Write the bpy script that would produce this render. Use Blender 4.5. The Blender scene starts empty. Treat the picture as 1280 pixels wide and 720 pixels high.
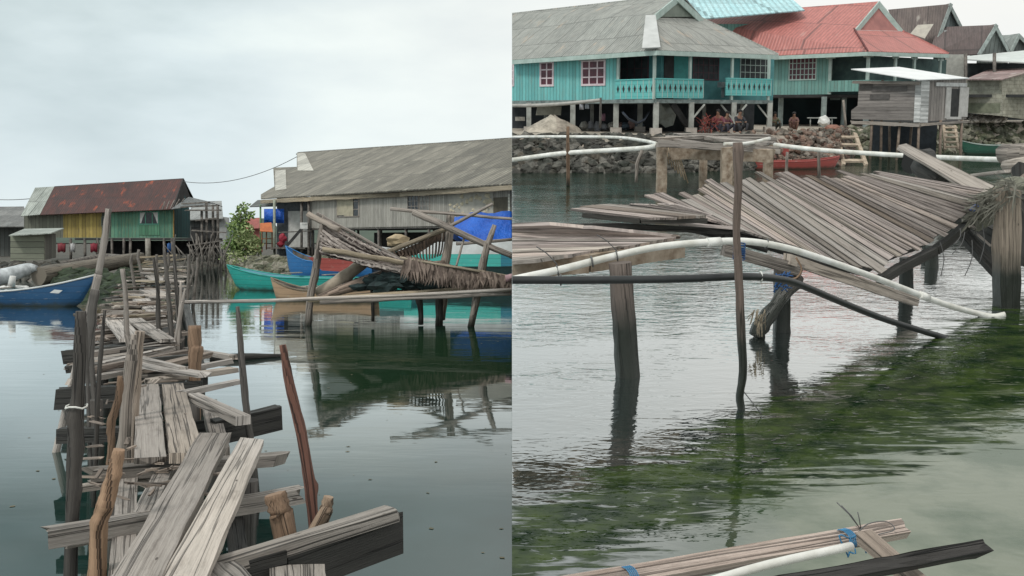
import bpy, bmesh, math, random
from mathutils import Vector, Matrix, noise as mnoise
V = Vector
C = bpy.context.scene.collection
F = 1280.0
# ------------------------------------------------------------------ camera
cd = bpy.data.cameras.new('camera'); cam = bpy.data.objects.new('camera', cd); C.objects.link(cam)
bpy.context.scene.camera = cam
cam.location = (0, 0, 2.4); cam.rotation_euler = (math.radians(90), 0, 0)
cd.sensor_width = 36; cd.lens = 36; cd.shift_y = -60/1280; cd.clip_start = .05; cd.clip_end = 3000
# ------------------------------------------------------------------ world, sun, exposure
sc = bpy.context.scene
w = bpy.data.worlds.new('World'); sc.world = w; w.use_nodes = True
nt = w.node_tree; nt.nodes.clear()
def wn(t, **k):
    n = nt.nodes.new(t)
    for a, b in k.items():
        if a in n.inputs: n.inputs[a].default_value = b
        else: setattr(n, a, b)
    return n
SUN_EL, SUN_AZ = 50, 215          # azimuth measured clockwise from +Y
sky = wn('ShaderNodeTexSky'); sky.sky_type = 'NISHITA'; sky.sun_disc = False
sky.sun_elevation = math.radians(SUN_EL); sky.sun_rotation = math.radians(SUN_AZ)
b1 = wn('ShaderNodeBackground', Strength=.09)
nt.links.new(sky.outputs[0], b1.inputs[0])
tc = wn('ShaderNodeTexCoord')
mp = wn('ShaderNodeMapping'); mp.inputs['Scale'].default_value = (1, .6, 2.6); mp.inputs['Location'].default_value = (1.35, .7, .45)
nt.links.new(tc.outputs['Generated'], mp.inputs[0])
n1 = wn('ShaderNodeTexNoise', Scale=2.6, Detail=6.0, Roughness=.5); nt.links.new(mp.outputs[0], n1.inputs[0])
r1 = wn('ShaderNodeValToRGB'); e = r1.color_ramp.elements
e[0].position = .34; e[0].color = (.41, .49, .495, 1); e[1].position = .64; e[1].color = (.80, .87, .83, 1)
m_ = r1.color_ramp.elements.new(.5); m_.color = (.62, .70, .705, 1)
nt.links.new(n1.outputs[0], r1.inputs[0])
# paler and warmer cloud towards the right, bluish towards the horizon
sp = wn('ShaderNodeSeparateXYZ'); nt.links.new(tc.outputs['Generated'], sp.inputs[0])
mr = wn('ShaderNodeMapRange'); mr.inputs['From Min'].default_value = -.30; mr.inputs['From Max'].default_value = .22
nt.links.new(sp.outputs[0], mr.inputs[0])
mx = wn('ShaderNodeMix', data_type='RGBA'); mx.inputs[7].default_value = (.82, .80, .755, 1)
mm = wn('ShaderNodeMath', operation='MULTIPLY'); mm.inputs[1].default_value = .85
nt.links.new(mr.outputs[0], mm.inputs[0]); nt.links.new(mm.outputs[0], mx.inputs[0]); nt.links.new(r1.outputs[0], mx.inputs[6])
mr2 = wn('ShaderNodeMapRange'); mr2.inputs['From Min'].default_value = .20; mr2.inputs['From Max'].default_value = .0
nt.links.new(sp.outputs[2], mr2.inputs[0])
mm2 = wn('ShaderNodeMath', operation='MULTIPLY'); mm2.inputs[1].default_value = .6; nt.links.new(mr2.outputs[0], mm2.inputs[0])
mx2 = wn('ShaderNodeMix', data_type='RGBA'); mx2.inputs[7].default_value = (.58, .66, .72, 1)
nt.links.new(mm2.outputs[0], mx2.inputs[0]); nt.links.new(mx.outputs[2], mx2.inputs[6])
b2 = wn('ShaderNodeBackground', Strength=1.27); nt.links.new(mx2.outputs[2], b2.inputs[0])
ms = wn('ShaderNodeMixShader'); ms.inputs[0].default_value = .9
nt.links.new(b1.outputs[0], ms.inputs[1]); nt.links.new(b2.outputs[0], ms.inputs[2])
wo = wn('ShaderNodeOutputWorld'); nt.links.new(ms.outputs[0], wo.inputs[0])
sl = bpy.data.lights.new('sun', 'SUN'); sl.energy = 1.7; sl.angle = math.radians(11); sl.color = (1, .96, .9)
so = bpy.data.objects.new('sun', sl); C.objects.link(so)
az, el = math.radians(SUN_AZ), math.radians(SUN_EL)
sd = V((math.sin(az)*math.cos(el), math.cos(az)*math.cos(el), math.sin(el)))
so.rotation_euler = sd.to_track_quat('Z', 'Y').to_euler()
sc.view_settings.view_transform = 'Standard'; sc.view_settings.look = 'None'
sc.view_settings.exposure = 0; sc.view_settings.gamma = 1
# ------------------------------------------------------------------ the two shores
# the left jetty and the right wharf each have their own level water; the right one is pitched against the left
ANG = math.atan(160/F)
HL, HR = 2.4, 3.2
T = Matrix.Translation((0, 0, HL)) @ Matrix.Rotation(ANG, 4, 'X') @ Matrix.Translation((0, 0, -HR))
RI = Matrix.Rotation(-ANG, 3, 'X')
SIDE = 'L'; ROOTS = []
def side(s):
    global SIDE; SIDE = s
def ray(x, y):
    d = V(((x-640)/F, 1, (300-y)/F))
    return d if SIDE == 'L' else RI @ d
def eye(): return V((0, 0, HL if SIDE == 'L' else HR))
def at(x, y, Y=None, z=None):
    d = ray(x, y); c = eye()
    t = Y/d.y if Y is not None else (z-c.z)/d.z
    return c + d*t
def pxm(Y): return Y/F           # metres per pixel at distance Y
def hit(plane, x, y):            # plane = (point, normal)
    d = ray(x, y); c = eye()
    return c + d*((plane[0]-c).dot(plane[1])/d.dot(plane[1]))
def plane3(a, b, c):
    return (a, (b-a).cross(c-a).normalized())
# ------------------------------------------------------------------ materials
def mat(name, rough=.8):
    m = bpy.data.materials.new(name); m.use_nodes = True
    t = m.node_tree; t.nodes.clear()
    o = t.nodes.new('ShaderNodeOutputMaterial'); b = t.nodes.new('ShaderNodeBsdfPrincipled')
    b.inputs['Roughness'].default_value = rough
    t.links.new(b.outputs[0], o.inputs[0])
    return m, t, b, o
def nd(t, ty, ins=None, **k):
    n = t.nodes.new(ty)
    for a, b in k.items(): setattr(n, a, b)
    for a, b in (ins or {}).items():
        if isinstance(b, bpy.types.NodeSocket): t.links.new(b, n.inputs[a])
        else: n.inputs[a].default_value = b
    return n
def math_(t, op, a, b=0.0, c=None, clamp=False):
    n = nd(t, 'ShaderNodeMath', {0: a, 1: b}, operation=op); n.use_clamp = clamp
    if c is not None:
        if isinstance(c, bpy.types.NodeSocket): t.links.new(c, n.inputs[2])
        else: n.inputs[2].default_value = c
    return n.outputs[0]
def mixc(t, f, a, b, bt='MIX'):
    n = t.nodes.new('ShaderNodeMix'); n.data_type = 'RGBA'; n.blend_type = bt
    for i, v in ((0, f), (6, a), (7, b)):
        if isinstance(v, bpy.types.NodeSocket): t.links.new(v, n.inputs[i])
        else: n.inputs[i].default_value = v if i == 0 else (*v[:3], 1)
    return n.outputs[2]
def ramp(t, f, stops):
    n = t.nodes.new('ShaderNodeValToRGB'); t.links.new(f, n.inputs[0])
    e = n.color_ramp.elements
    while len(e) < len(stops): e.new(.5)
    for k, (p, c) in enumerate(stops):
        e[k].position = p; e[k].color = (*c, 1) if len(c) == 3 else c
    return n.outputs[0]
def g(v): return (v, v, v)
def coords(t, kind='UV', scale=(1, 1, 1)):
    tcn = t.nodes.new('ShaderNodeTexCoord')
    m = nd(t, 'ShaderNodeMapping', {'Vector': tcn.outputs[kind], 'Scale': scale})
    return m.outputs[0]
def noise(t, vec, s=1.0, d=4.0, r=.55, dist=0.0):
    return nd(t, 'ShaderNodeTexNoise', {'Vector': vec, 'Scale': s, 'Detail': d, 'Roughness': r, 'Distortion': dist}).outputs[0]
def bump(t, b, h, s=.4, d=.01):
    n = nd(t, 'ShaderNodeBump', {'Height': h, 'Strength': s, 'Distance': d}); t.links.new(n.outputs[0], b.inputs['Normal'])

def wood(name, dark, light, wet=None, rough=.82, crack=.75, fine=1.0):
    """grain runs along U (metres)"""
    m, t, b, o = mat(name, rough)
    n1 = noise(t, coords(t, 'UV', (.5, 24*fine, 1)), 1.5, 7, .68, .1)
    n2 = noise(t, coords(t, 'UV', (1.1, 90*fine, 1)), 1.6, 5, .72)
    n3 = noise(t, coords(t, 'UV', (.13, .13, 1)), 1, 1, .5)          # differs from board to board
    n4 = noise(t, coords(t, 'UV', (1.1, 5, 1)), 1.7, 7, .68)             # blotches
    c = ramp(t, n1, [(.24, dark), (.46, [(a*.6+b_*1.4)/2 for a, b_ in zip(dark, light)]), (.72, light)])
    c = mixc(t, .75, c, ramp(t, n2, [(.30, g(.5)), (.52, g(1.0)), (.8, g(1.2))]), 'MULTIPLY')
    c = mixc(t, 1, c, ramp(t, n3, [(.3, (.60, .58, .56)), (.5, (1, 1, 1)), (.7, (1.22, 1.17, 1.1))]), 'MULTIPLY')
    c = mixc(t, .85, c, ramp(t, n4, [(.30, (.55, .53, .51)), (.47, g(1)), (.75, g(1.12))]), 'MULTIPLY')
    ck = noise(t, coords(t, 'UV', (.16, 10*fine, 1)), 1, 3, .6, .1)
    ckm = ramp(t, ck, [(.480, g(1)), (.496, g(0)), (.504, g(0)), (.520, g(1))])
    c = mixc(t, crack, c, mixc(t, ckm, [x*.2 for x in dark], g(1)), 'MULTIPLY')
    vn = nd(t, 'ShaderNodeTexVoronoi', {'Vector': coords(t, 'UV', (2.6, 9, 1)), 'Scale': 1.0})
    c = mixc(t, nd(t, 'ShaderNodeMapRange', {0: vn.outputs['Distance'], 1: .045, 2: .075, 3: .8, 4: 0.0}).outputs[0], c, (.03, .02, .015))
    if wet:
        tcn = t.nodes.new('ShaderNodeTexCoord'); s_ = nd(t, 'ShaderNodeSeparateXYZ', {0: tcn.outputs['Object']})
        z = math_(t, 'ADD', s_.outputs[2], math_(t, 'MULTIPLY', n4, .35))
        f = nd(t, 'ShaderNodeMapRange', {0: z, 1: wet, 2: wet+.45}).outputs[0]
        c = mixc(t, f, (.022, .026, .02), c)
        t.links.new(nd(t, 'ShaderNodeMapRange', {0: f, 3: .3, 4: rough}).outputs[0], b.inputs['Roughness'])
    t.links.new(c, b.inputs['Base Color'])
    h = math_(t, 'ADD', math_(t, 'MULTIPLY', n2, .6), math_(t, 'ADD', ckm, n4))
    bump(t, b, h, .9, .014)
    return m
def corrug(name, base, alt, rust=None, rustpos=.62, period=.14, tile=(.9, 2.4), spread=.25, rough=.7, rib=.22):
    """U across the ribs, V up the slope"""
    m, t, b, o = mat(name, rough)
    uv = coords(t); s_ = nd(t, 'ShaderNodeSeparateXYZ', {0: uv})
    u, v = s_.outputs[0], s_.outputs[1]
    wv = math_(t, 'SINE', math_(t, 'MULTIPLY', u, 2*math.pi/period))
    vi = math_(t, 'FLOOR', math_(t, 'DIVIDE', v, tile[1]))
    uo = math_(t, 'ADD', u, math_(t, 'MULTIPLY', vi, .37))
    ui = math_(t, 'FLOOR', math_(t, 'DIVIDE', uo, tile[0]))
    cb = nd(t, 'ShaderNodeCombineXYZ', {0: ui, 1: vi})
    wn_ = nd(t, 'ShaderNodeTexWhiteNoise', {'Vector': cb.outputs[0]}).outputs[0]
    n1 = noise(t, coords(t, 'UV', (1.2, .45, 1)), 1.1, 6, .65)
    n2 = noise(t, coords(t, 'UV', (5, 1.2, 1)), 1.3, 5, .7)
    c = ramp(t, n1, [(.3, alt), (.62, base)])
    c = mixc(t, 1, c, ramp(t, wn_, [(0, g(1-spread)), (1, g(1+spread*.6))]), 'MULTIPLY')
    c = mixc(t, .8, c, ramp(t, n2, [(.3, g(.6)), (.65, g(1.1))]), 'MULTIPLY')
    if rust:
        n3 = noise(t, coords(t, 'UV', (.9, .35, 1)), 1.4, 5, .6)
        f = nd(t, 'ShaderNodeMapRange', {0: n3, 1: rustpos-.05, 2: rustpos+.05}).outputs[0]
        c = mixc(t, f, c, rust)
    seam = math_(t, 'LESS_THAN', math_(t, 'FRACT', math_(t, 'DIVIDE', v, tile[1])), .03)
    seam2 = math_(t, 'LESS_THAN', math_(t, 'FRACT', math_(t, 'DIVIDE', uo, tile[0])), .05)
    sm = math_(t, 'MAXIMUM', seam, seam2)
    c = mixc(t, math_(t, 'MULTIPLY', sm, .45), c, g(.03))
    c = mixc(t, math_(t, 'MULTIPLY', math_(t, 'LESS_THAN', wv, -.3), rib), c, g(.04))
    t.links.new(c, b.inputs['Base Color'])
    bump(t, b, math_(t, 'ADD', math_(t, 'MULTIPLY', wv, .5), math_(t, 'MULTIPLY', n2, .4)), .7, .03)
    return m
def boards(name, c1, c2, streak=(.12, .11, .1), width=.2, amt=.5, horiz=False, rough=.8, var=.3):
    m, t, b, o = mat(name, rough)
    uv = coords(t); s_ = nd(t, 'ShaderNodeSeparateXYZ', {0: uv})
    u = s_.outputs[1 if horiz else 0]
    q = math_(t, 'DIVIDE', u, width)
    wn_ = nd(t, 'ShaderNodeTexWhiteNoise', {'Vector': nd(t, 'ShaderNodeCombineXYZ', {0: math_(t, 'FLOOR', q)}).outputs[0]}).outputs[0]
    sc1 = (.7, 6, 1) if horiz else (6, .7, 1)
    sc2 = (3, 40, 1) if horiz else (40, 3, 1)
    n1 = noise(t, coords(t, 'UV', sc1), 1.2, 5, .65)
    n2 = noise(t, coords(t, 'UV', sc2), 1, 4, .7)
    n3 = noise(t, coords(t, 'UV', (1, 1, 1)), 1, 4, .6)
    c = mixc(t, n3, c1, c2)
    c = mixc(t, 1, c, ramp(t, wn_, [(0, g(1-var)), (1, g(1+var*.5))]), 'MULTIPLY')
    f = nd(t, 'ShaderNodeMapRange', {0: n1, 1: .48, 2: .70}).outputs[0]
    c = mixc(t, math_(t, 'MULTIPLY', f, amt), c, streak)
    c = mixc(t, .5, c, ramp(t, n2, [(.3, g(.6)), (.7, g(1.1))]), 'MULTIPLY')
    gap = math_(t, 'LESS_THAN', math_(t, 'FRACT', q), .09)
    c = mixc(t, math_(t, 'MULTIPLY', gap, .8), c, g(.02))
    t.links.new(c, b.inputs['Base Color'])
    bump(t, b, math_(t, 'SUBTRACT', n2, math_(t, 'MULTIPLY', gap, 2)), .5, .015)
    return m
def plain(name, c1, c2=None, rough=.7, scale=3.0, bmp=.3, metal=0.0, spec=None, dist=.01):
    m, t, b, o = mat(name, rough)
    c2 = c2 or [x*.6 for x in c1]
    n1 = noise(t, coords(t, 'Object'), scale, 6, .62)
    t.links.new(ramp(t, n1, [(.34, c2), (.62, c1)]), b.inputs['Base Color'])
    b.inputs['Metallic'].default_value = metal
    if bmp: bump(t, b, noise(t, coords(t, 'Object'), scale*4, 4, .6), bmp, dist)
    return m
def rocky(name, cols, scale=5.0):
    m, t, b, o = mat(name, .85)
    vo = nd(t, 'ShaderNodeTexVoronoi', {'Vector': coords(t, 'Object'), 'Scale': scale})
    s_ = nd(t, 'ShaderNodeSeparateXYZ', {0: vo.outputs['Color']})
    c = ramp(t, s_.outputs[0], [(k/(len(cols)-1), cc) for k, cc in enumerate(cols)])
    n1 = noise(t, coords(t, 'Object'), scale*3, 5, .7)
    c = mixc(t, .9, c, ramp(t, n1, [(.3, g(.3)), (.6, g(1.1))]), 'MULTIPLY')
    t.links.new(c, b.inputs['Base Color']); bump(t, b, n1, .6, .03)
    return m
def masonry(name, c1, c2, mortar, bw=.4, bh=.2):
    m, t, b, o = mat(name, .9)
    br = nd(t, 'ShaderNodeTexBrick', {'Vector': coords(t), 'Color1': (*c1, 1), 'Color2': (*c2, 1), 'Mortar': (*mortar, 1), 'Scale': 1.0,
        'Mortar Size': .018, 'Brick Width': bw, 'Row Height': bh})
    n1 = noise(t, coords(t, 'UV', (1, 1, 1)), 2.0, 6, .7)
    c = mixc(t, .9, br.outputs[0], ramp(t, n1, [(.3, g(.45)), (.65, g(1.15))]), 'MULTIPLY')
    t.links.new(c, b.inputs['Base Color']); bump(t, b, math_(t, 'SUBTRACT', n1, br.outputs[1]), .5, .02)
    return m
def leafy(name, c1, c2):
    m, t, b, o = mat(name, .7)
    gi = nd(t, 'ShaderNodeNewGeometry')
    n1 = noise(t, coords(t, 'Object'), 2.5, 2, .5)
    c = mixc(t, gi.outputs['Random Per Island'], c1, c2)
    c = mixc(t, .7, c, ramp(t, n1, [(.3, g(.5)), (.7, g(1.3))]), 'MULTIPLY')
    t.links.new(c, b.inputs['Base Color'])
    return m
# ------------------------------------------------------------------ mesh builder
RND = random.Random(7)
class MB:
    def __init__(s): s.v = []; s.f = []; s.uv = []; s.sm = []
    def face(s, idx, uvs, smooth=False):
        s.f.append(idx); s.uv.append(uvs); s.sm.append(smooth)
    def poly(s, pts, uvs=None, smooth=False):
        n = len(s.v); s.v += [V(p) for p in pts]
        s.face(list(range(n, n+len(pts))), uvs or [(p[0], p[2]) for p in pts], smooth)
    def slab(s, pts, th, uo=0, vo=0, udir=None):
        """polygon pts (front face) thickened away from the viewer; U along udir (default horizontal in plane), V up"""
        pts = [V(p) for p in pts]
        nrm = V((0, 0, 0))
        for i in range(len(pts)):
            a, b = pts[i], pts[(i+1) % len(pts)]
            nrm += a.cross(b)
        nrm.normalize()
        if nrm.dot(eye()-pts[0]) < 0: nrm = -nrm; pts = pts[::-1]
        U = V(udir).normalized() if udir is not None else V((0, 0, 1)).cross(nrm)
        if U.length < .01: U = V((1, 0, 0))
        U.normalize(); W = nrm.cross(U)
        o = pts[0]
        uv = [((p-V((0, 0, 0))).dot(U)+uo, (p).dot(W)+vo) for p in pts]
        back = [p-nrm*th for p in pts]
        n = len(s.v); k = len(pts); s.v += pts+back
        s.face(list(range(n, n+k)), uv)
        s.face([n+k+i for i in reversed(range(k))], uv[::-1])
        for i in range(k):
            j = (i+1) % k
            s.face([n+i, n+k+i, n+k+j, n+j], [uv[i], (uv[i][0], uv[i][1]+th), (uv[j][0], uv[j][1]+th), uv[j]])
    def hexa(s, o, a, b, c):
        """box from corner o with edge vectors a, b, c; grain along a"""
        o, a, b, c = V(o), V(a), V(b), V(c)
        P = [o, o+a, o+a+b, o+b, o+c, o+a+c, o+a+b+c, o+b+c]
        n = len(s.v); s.v += P
        la, lb, lc = a.length, b.length, c.length
        r, q = RND.uniform(0, 60), RND.uniform(0, 60)
        flip = a.cross(b).dot(c) < 0
        for ids, (w_, h_), off in (((3, 2, 1, 0), (la, lb), 0), ((4, 5, 6, 7), (la, lb), lb), ((0, 1, 5, 4), (la, lc), 2*lb), ((2, 3, 7, 6), (la, lc), 2*lb+lc),
                    ((1, 2, 6, 5), (lb, lc), 3), ((3, 0, 4, 7), (lb, lc), 4)):
            uv = [(r, q+off), (r+w_, q+off), (r+w_, q+off+h_), (r, q+off+h_)]
            ids = list(ids)
            if flip: ids = ids[::-1]; uv = uv[::-1]
            s.face([n+i for i in ids], uv)
    def plank(s, p0, p1, w, t, up=(0, 0, 1), seg=None, jit=.06, rag=.5, warp=0.0, w1=None, tilt=0.0):
        """weathered board: top centreline p0-p1, width w (w1 at the end), thickness t"""
        p0, p1 = V(p0), V(p1); L = (p1-p0).length
        if L < 1e-4: return
        d = (p1-p0)/L; up = V(up); sd_ = d.cross(up).normalized(); up = sd_.cross(d).normalized()
        if tilt:
            q = Matrix.Rotation(tilt, 3, d); sd_ = q @ sd_; up = q @ up
        seg = seg or max(3, min(14, int(L/.3)))
        w1 = w if w1 is None else w1
        prof = [(-.5, 0), (-.18, .0), (.15, 0), (.5, 0), (.5, -1), (0, -1), (-.5, -1)]
        k = len(prof); n0 = len(s.v)
        r, q = RND.uniform(0, 60), RND.uniform(0, 60)
        vs = [0]
        for j in range(k):
            a, b = prof[j], prof[(j+1) % k]
            vs.append(vs[-1] + abs(a[0]-b[0])*w + abs(a[1]-b[1])*t)
        sw = RND.uniform(-warp, warp)
        jr = [RND.uniform(-1, 1) for _ in range(k)]
        for i in range(seg+1):
            f = i/seg; ww = w+(w1-w)*f
            ce = p0+d*(L*f)+up*(sw*math.sin(math.pi*f)*L)
            for j, (a, b) in enumerate(prof):
                e = 0
                if i in (0, seg): e = RND.uniform(-1, .6)*w*rag*(1 if i else -1)
                s.v.append(ce + sd_*(a*ww + RND.uniform(-1, 1)*jit*ww*(.5 if abs(a) > .4 else .3)) + up*(b*t + RND.uniform(-1, 1)*jit*t) + d*e)
        for i in range(seg):
            for j in range(k):
                j2 = (j+1) % k
                u0, u1 = r+L*i/seg, r+L*(i+1)/seg
                s.face([n0+i*k+j, n0+(i+1)*k+j, n0+(i+1)*k+j2, n0+i*k+j2], [(u0, q+vs[j]), (u1, q+vs[j]), (u1, q+vs[j+1]), (u0, q+vs[j+1])])
        eu = [(r+30+b*t*.6, q+a*w) for a, b in prof]
        s.face([n0+j for j in range(k)], eu)
        s.face([n0+seg*k+j for j in reversed(range(k))], eu[::-1])
    def tube(s, pts, rad, n=8, jit=0.0, smooth=True, sub=1, knots=0):
        """tube through pts; rad one value or one for each point"""
        pts = [V(p) for p in pts]
        if not isinstance(rad, (list, tuple)): rad = [rad]*len(pts)
        if sub > 1:     # Catmull-Rom
            P, R = [], []
            for i in range(len(pts)-1):
                a = pts[i-1] if i else pts[0]*2-pts[1]; b, c = pts[i], pts[i+1]; d = pts[i+2] if i+2 < len(pts) else pts[-1]*2-pts[-2]
                for k in range(sub):
                    f = k/sub
                    P.append(.5*((2*b)+(c-a)*f+(2*a-5*b+4*c-d)*f*f+(3*b-a-3*c+d)*f**3)); R.append(rad[i]+(rad[i+1]-rad[i])*f)
            P.append(pts[-1]); R.append(rad[-1]); pts, rad = P, R
        n0 = len(s.v); r, q = RND.uniform(0, 60), RND.uniform(0, 60)
        L = 0; prev = None; us = []
        dirs = [(pts[min(i+1, len(pts)-1)]-pts[max(i-1, 0)]).normalized() for i in range(len(pts))]
        x = dirs[0].orthogonal().normalized()
        kn = [(RND.randrange(len(pts)), RND.uniform(0, 6.28)) for _ in range(knots)]
        off = [RND.uniform(-1, 1)*jit for _ in range(n)]
        for i, p in enumerate(pts):
            if prev is not None: L += (p-prev).length
            prev = p; us.append(L)
            d = dirs[i]; x = (x-d*x.dot(d)).normalized(); y = d.cross(x)
            for j in range(n):
                a = 2*math.pi*j/n; rr = rad[i]*(1+off[j]+RND.uniform(-1, 1)*jit)
                for ki, ka in kn:
                    if abs(ki-i) <= 1: rr *= 1+.45*max(0, math.cos(a-ka))**3*(1 if ki == i else .4)
                s.v.append(p+(x*math.cos(a)+y*math.sin(a))*rr)
        for i in range(len(pts)-1):
            for j in range(n):
                j2 = (j+1) % n; v0, v1 = q+j*2*math.pi*rad[i]/n, q+(j+1)*2*math.pi*rad[i]/n
                s.face([n0+i*n+j, n0+i*n+j2, n0+(i+1)*n+j2, n0+(i+1)*n+j], [(r+us[i], v0), (r+us[i], v1), (r+us[i+1], v1), (r+us[i+1], v0)], smooth)
        s.face([n0+j for j in reversed(range(n))], [(r, q)]*n)
        m = n0+(len(pts)-1)*n
        s.face([m+j for j in range(n)], [(r+.1*math.cos(6.28*j/n)*rad[-1], q+.1*math.sin(6.28*j/n)) for j in range(n)])
    def quadboard(s, p, q, q2, p2, t, up, gap=.04, seg=7, jit=.012):
        """flat deck board between the lines p-q and p2-q2"""
        p, q, q2, p2 = V(p), V(q), V(q2), V(p2); up = V(up).normalized(); n0 = len(s.v); r, o_ = RND.uniform(0, 60), RND.uniform(0, 60)
        L = (q-p).length; g0, g1 = gap*RND.uniform(.3, 1.7), gap*RND.uniform(.3, 1.7)
        for i in range(seg+1):
            f = i/seg; a = p.lerp(q, f); b = p2.lerp(q2, f); w_ = b-a
            ja, jb = RND.uniform(-jit, jit)*3, RND.uniform(-jit, jit)*3
            ring = [a+w_*(g0+ja*.5), a+w_*.35, a+w_*.68, a+w_*(1-g1+jb*.5)]
            h = RND.uniform(-.002, .002)
            s.v += [v+up*h for v in ring]+[ring[3]-up*t, ring[0]-up*t]
        vs = [0, .35, .68, 1, 1.2, 1.5, 1.8]; W_ = (p2-p).length
        for i in range(seg):
            for j in range(6):
                j2 = (j+1) % 6; u0, u1 = r+L*i/seg, r+L*(i+1)/seg
                s.face([n0+i*6+j, n0+(i+1)*6+j, n0+(i+1)*6+j2, n0+i*6+j2], [(u0, o_+vs[j]*W_), (u1, o_+vs[j]*W_), (u1, o_+vs[j+1]*W_), (u0, o_+vs[j+1]*W_)])
        e = [(r+30, o_+x*W_) for x in (0, .35, .68, 1, 1, 0)]
        s.face([n0+j for j in range(6)], e); s.face([n0+seg*6+j for j in reversed(range(6))], e[::-1])
    def rock(s, c, r, sq=(1, 1, 1), sub=1):
        bm = bmesh.new(); bmesh.ops.create_icosphere(bm, subdivisions=sub, radius=1)
        n0 = len(s.v); c = V(c); o = RND.uniform(0, 99)
        q = Matrix.Rotation(RND.uniform(0, 6.28), 3, V((RND.uniform(-1, 1), RND.uniform(-1, 1), 1)).normalized())
        for v in bm.verts:
            k = 1+.45*mnoise.noise(v.co*1.3+V((o, 0, 0)))
            p = q @ (v.co*k); s.v.append(c+V((p.x*sq[0], p.y*sq[1], p.z*sq[2]))*r)
        for f in bm.faces:
            ids = [v.index for v in f.verts]
            s.face([n0+i for i in ids], [(s.v[n0+i].x, s.v[n0+i].z) for i in ids])
        bm.free()
    def leaves(s, c, r, n, size, droop=.3):
        c = V(c)
        for _ in range(n):
            while True:
                p = V((RND.uniform(-1, 1), RND.uniform(-1, 1), RND.uniform(-1, 1)))
                if .25 < p.length < 1: break
            p = c+V((p.x*r[0], p.y*r[1], p.z*r[2]))
            d = V((RND.uniform(-1, 1), RND.uniform(-1, 1), RND.uniform(-.8, .7))).normalized()*size*RND.uniform(.6, 1.4)
            e = d.cross(V((RND.uniform(-1, 1), RND.uniform(-1, 1), RND.uniform(-1, 1)))).normalized()*size*.28
            s.poly([p, p+d*.5+e, p+d, p+d*.5-e])
    def sheet(s, grid, smooth=True):
        """grid of points [row][col]"""
        n0 = len(s.v); nc = len(grid[0])
        for row in grid: s.v += [V(p) for p in row]
        for i in range(len(grid)-1):
            for j in range(nc-1):
                ids = [n0+i*nc+j, n0+i*nc+j+1, n0+(i+1)*nc+j+1, n0+(i+1)*nc+j]
                s.face(ids, [(s.v[a].x, s.v[a].y+s.v[a].z) for a in ids], smooth)
    def build(s, name, m, parent=None, label=None, cat=None, group=None, kind=None, solid=0):
        me = bpy.data.meshes.new(name)
        top = parent
        while top is not None and top.parent is not None: top = top.parent
        if parent is not None: off = V(top['_o']) if '_o' in top else V(top.location)
        elif kind: off = V((0, 0, 0))
        else:
            off = V((sum(v.x for v in s.v)/len(s.v), sum(v.y for v in s.v)/len(s.v), 0))
        me.from_pydata([tuple(v-off) for v in s.v], [], s.f)
        ul = me.uv_layers.new(name='UVMap')
        flat = [c for f in s.uv for u in f for c in u]
        if len(flat) == len(ul.data)*2: ul.data.foreach_set('uv', flat)
        me.polygons.foreach_set('use_smooth', s.sm)
        me.materials.append(m); me.update()
        o = bpy.data.objects.new(name, me); C.objects.link(o)
        if solid:
            md = o.modifiers.new('solid', 'SOLIDIFY'); md.thickness = solid; md.offset = 0
        if parent is not None: o.parent = parent
        else:
            o.location = off; ROOTS.append((o, SIDE))
        if label: o['label'] = label
        if cat: o['category'] = cat
        if group: o['group'] = group
        if kind: o['kind'] = kind
        return o
def thing(name, loc, label, cat, group=None):
    o = bpy.data.objects.new(name, None); C.objects.link(o); o.empty_display_size = .2
    o.location = V((loc[0], loc[1], 0)); o['_o'] = (loc[0], loc[1], 0.0)
    o['label'] = label; o['category'] = cat
    if group: o['group'] = group
    ROOTS.append((o, SIDE)); return o
class Wall:
    """vertical wall plane through two plan points; o measures outwards (towards the viewer)"""
    def __init__(s, p0, p1):
        s.p = V((p0.x, p0.y, 0)); s.d = V((p1.x-p0.x, p1.y-p0.y, 0)); s.L = s.d.length; s.d.normalize()
        s.n = V((s.d.y, -s.d.x, 0))
        if s.n.dot(eye()-s.p) < 0: s.n = -s.n
    def uz(s, x, y):
        h = hit((s.p, s.n), x, y); return (h-s.p).dot(s.d), h.z
    def pt(s, u, z, o=0): return s.p+s.d*u+s.n*o+V((0, 0, z))
    def box(s, mb, u0, u1, z0, z1, o0, o1, vert=False):
        if vert: mb.hexa(s.pt(u0, z0, o0), V((0, 0, z1-z0)), s.d*(u1-u0), s.n*(o1-o0))
        else: mb.hexa(s.pt(u0, z0, o0), s.d*(u1-u0), V((0, 0, z1-z0)), s.n*(o1-o0))
    def rect(s, mb, x0, y0, x1, y1, o0, o1, vert=False):
        u0, z1 = s.uz(x0, y0); u1, z0 = s.uz(x1, y1); s.box(mb, u0, u1, z0, z1, o0, o1, vert)
    def face(s, mb, u0, u1, z0, z1, th=.06, o=0):
        mb.slab([s.pt(u0, z0, o), s.pt(u1, z0, o), s.pt(u1, z1, o), s.pt(u0, z1, o)], th)
    def facepx(s, mb, pts, th=.06, o=0):
        P = []
        for x, y in pts:
            u, z = s.uz(x, y); P.append(s.pt(u, z, o))
        mb.slab(P, th)
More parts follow.
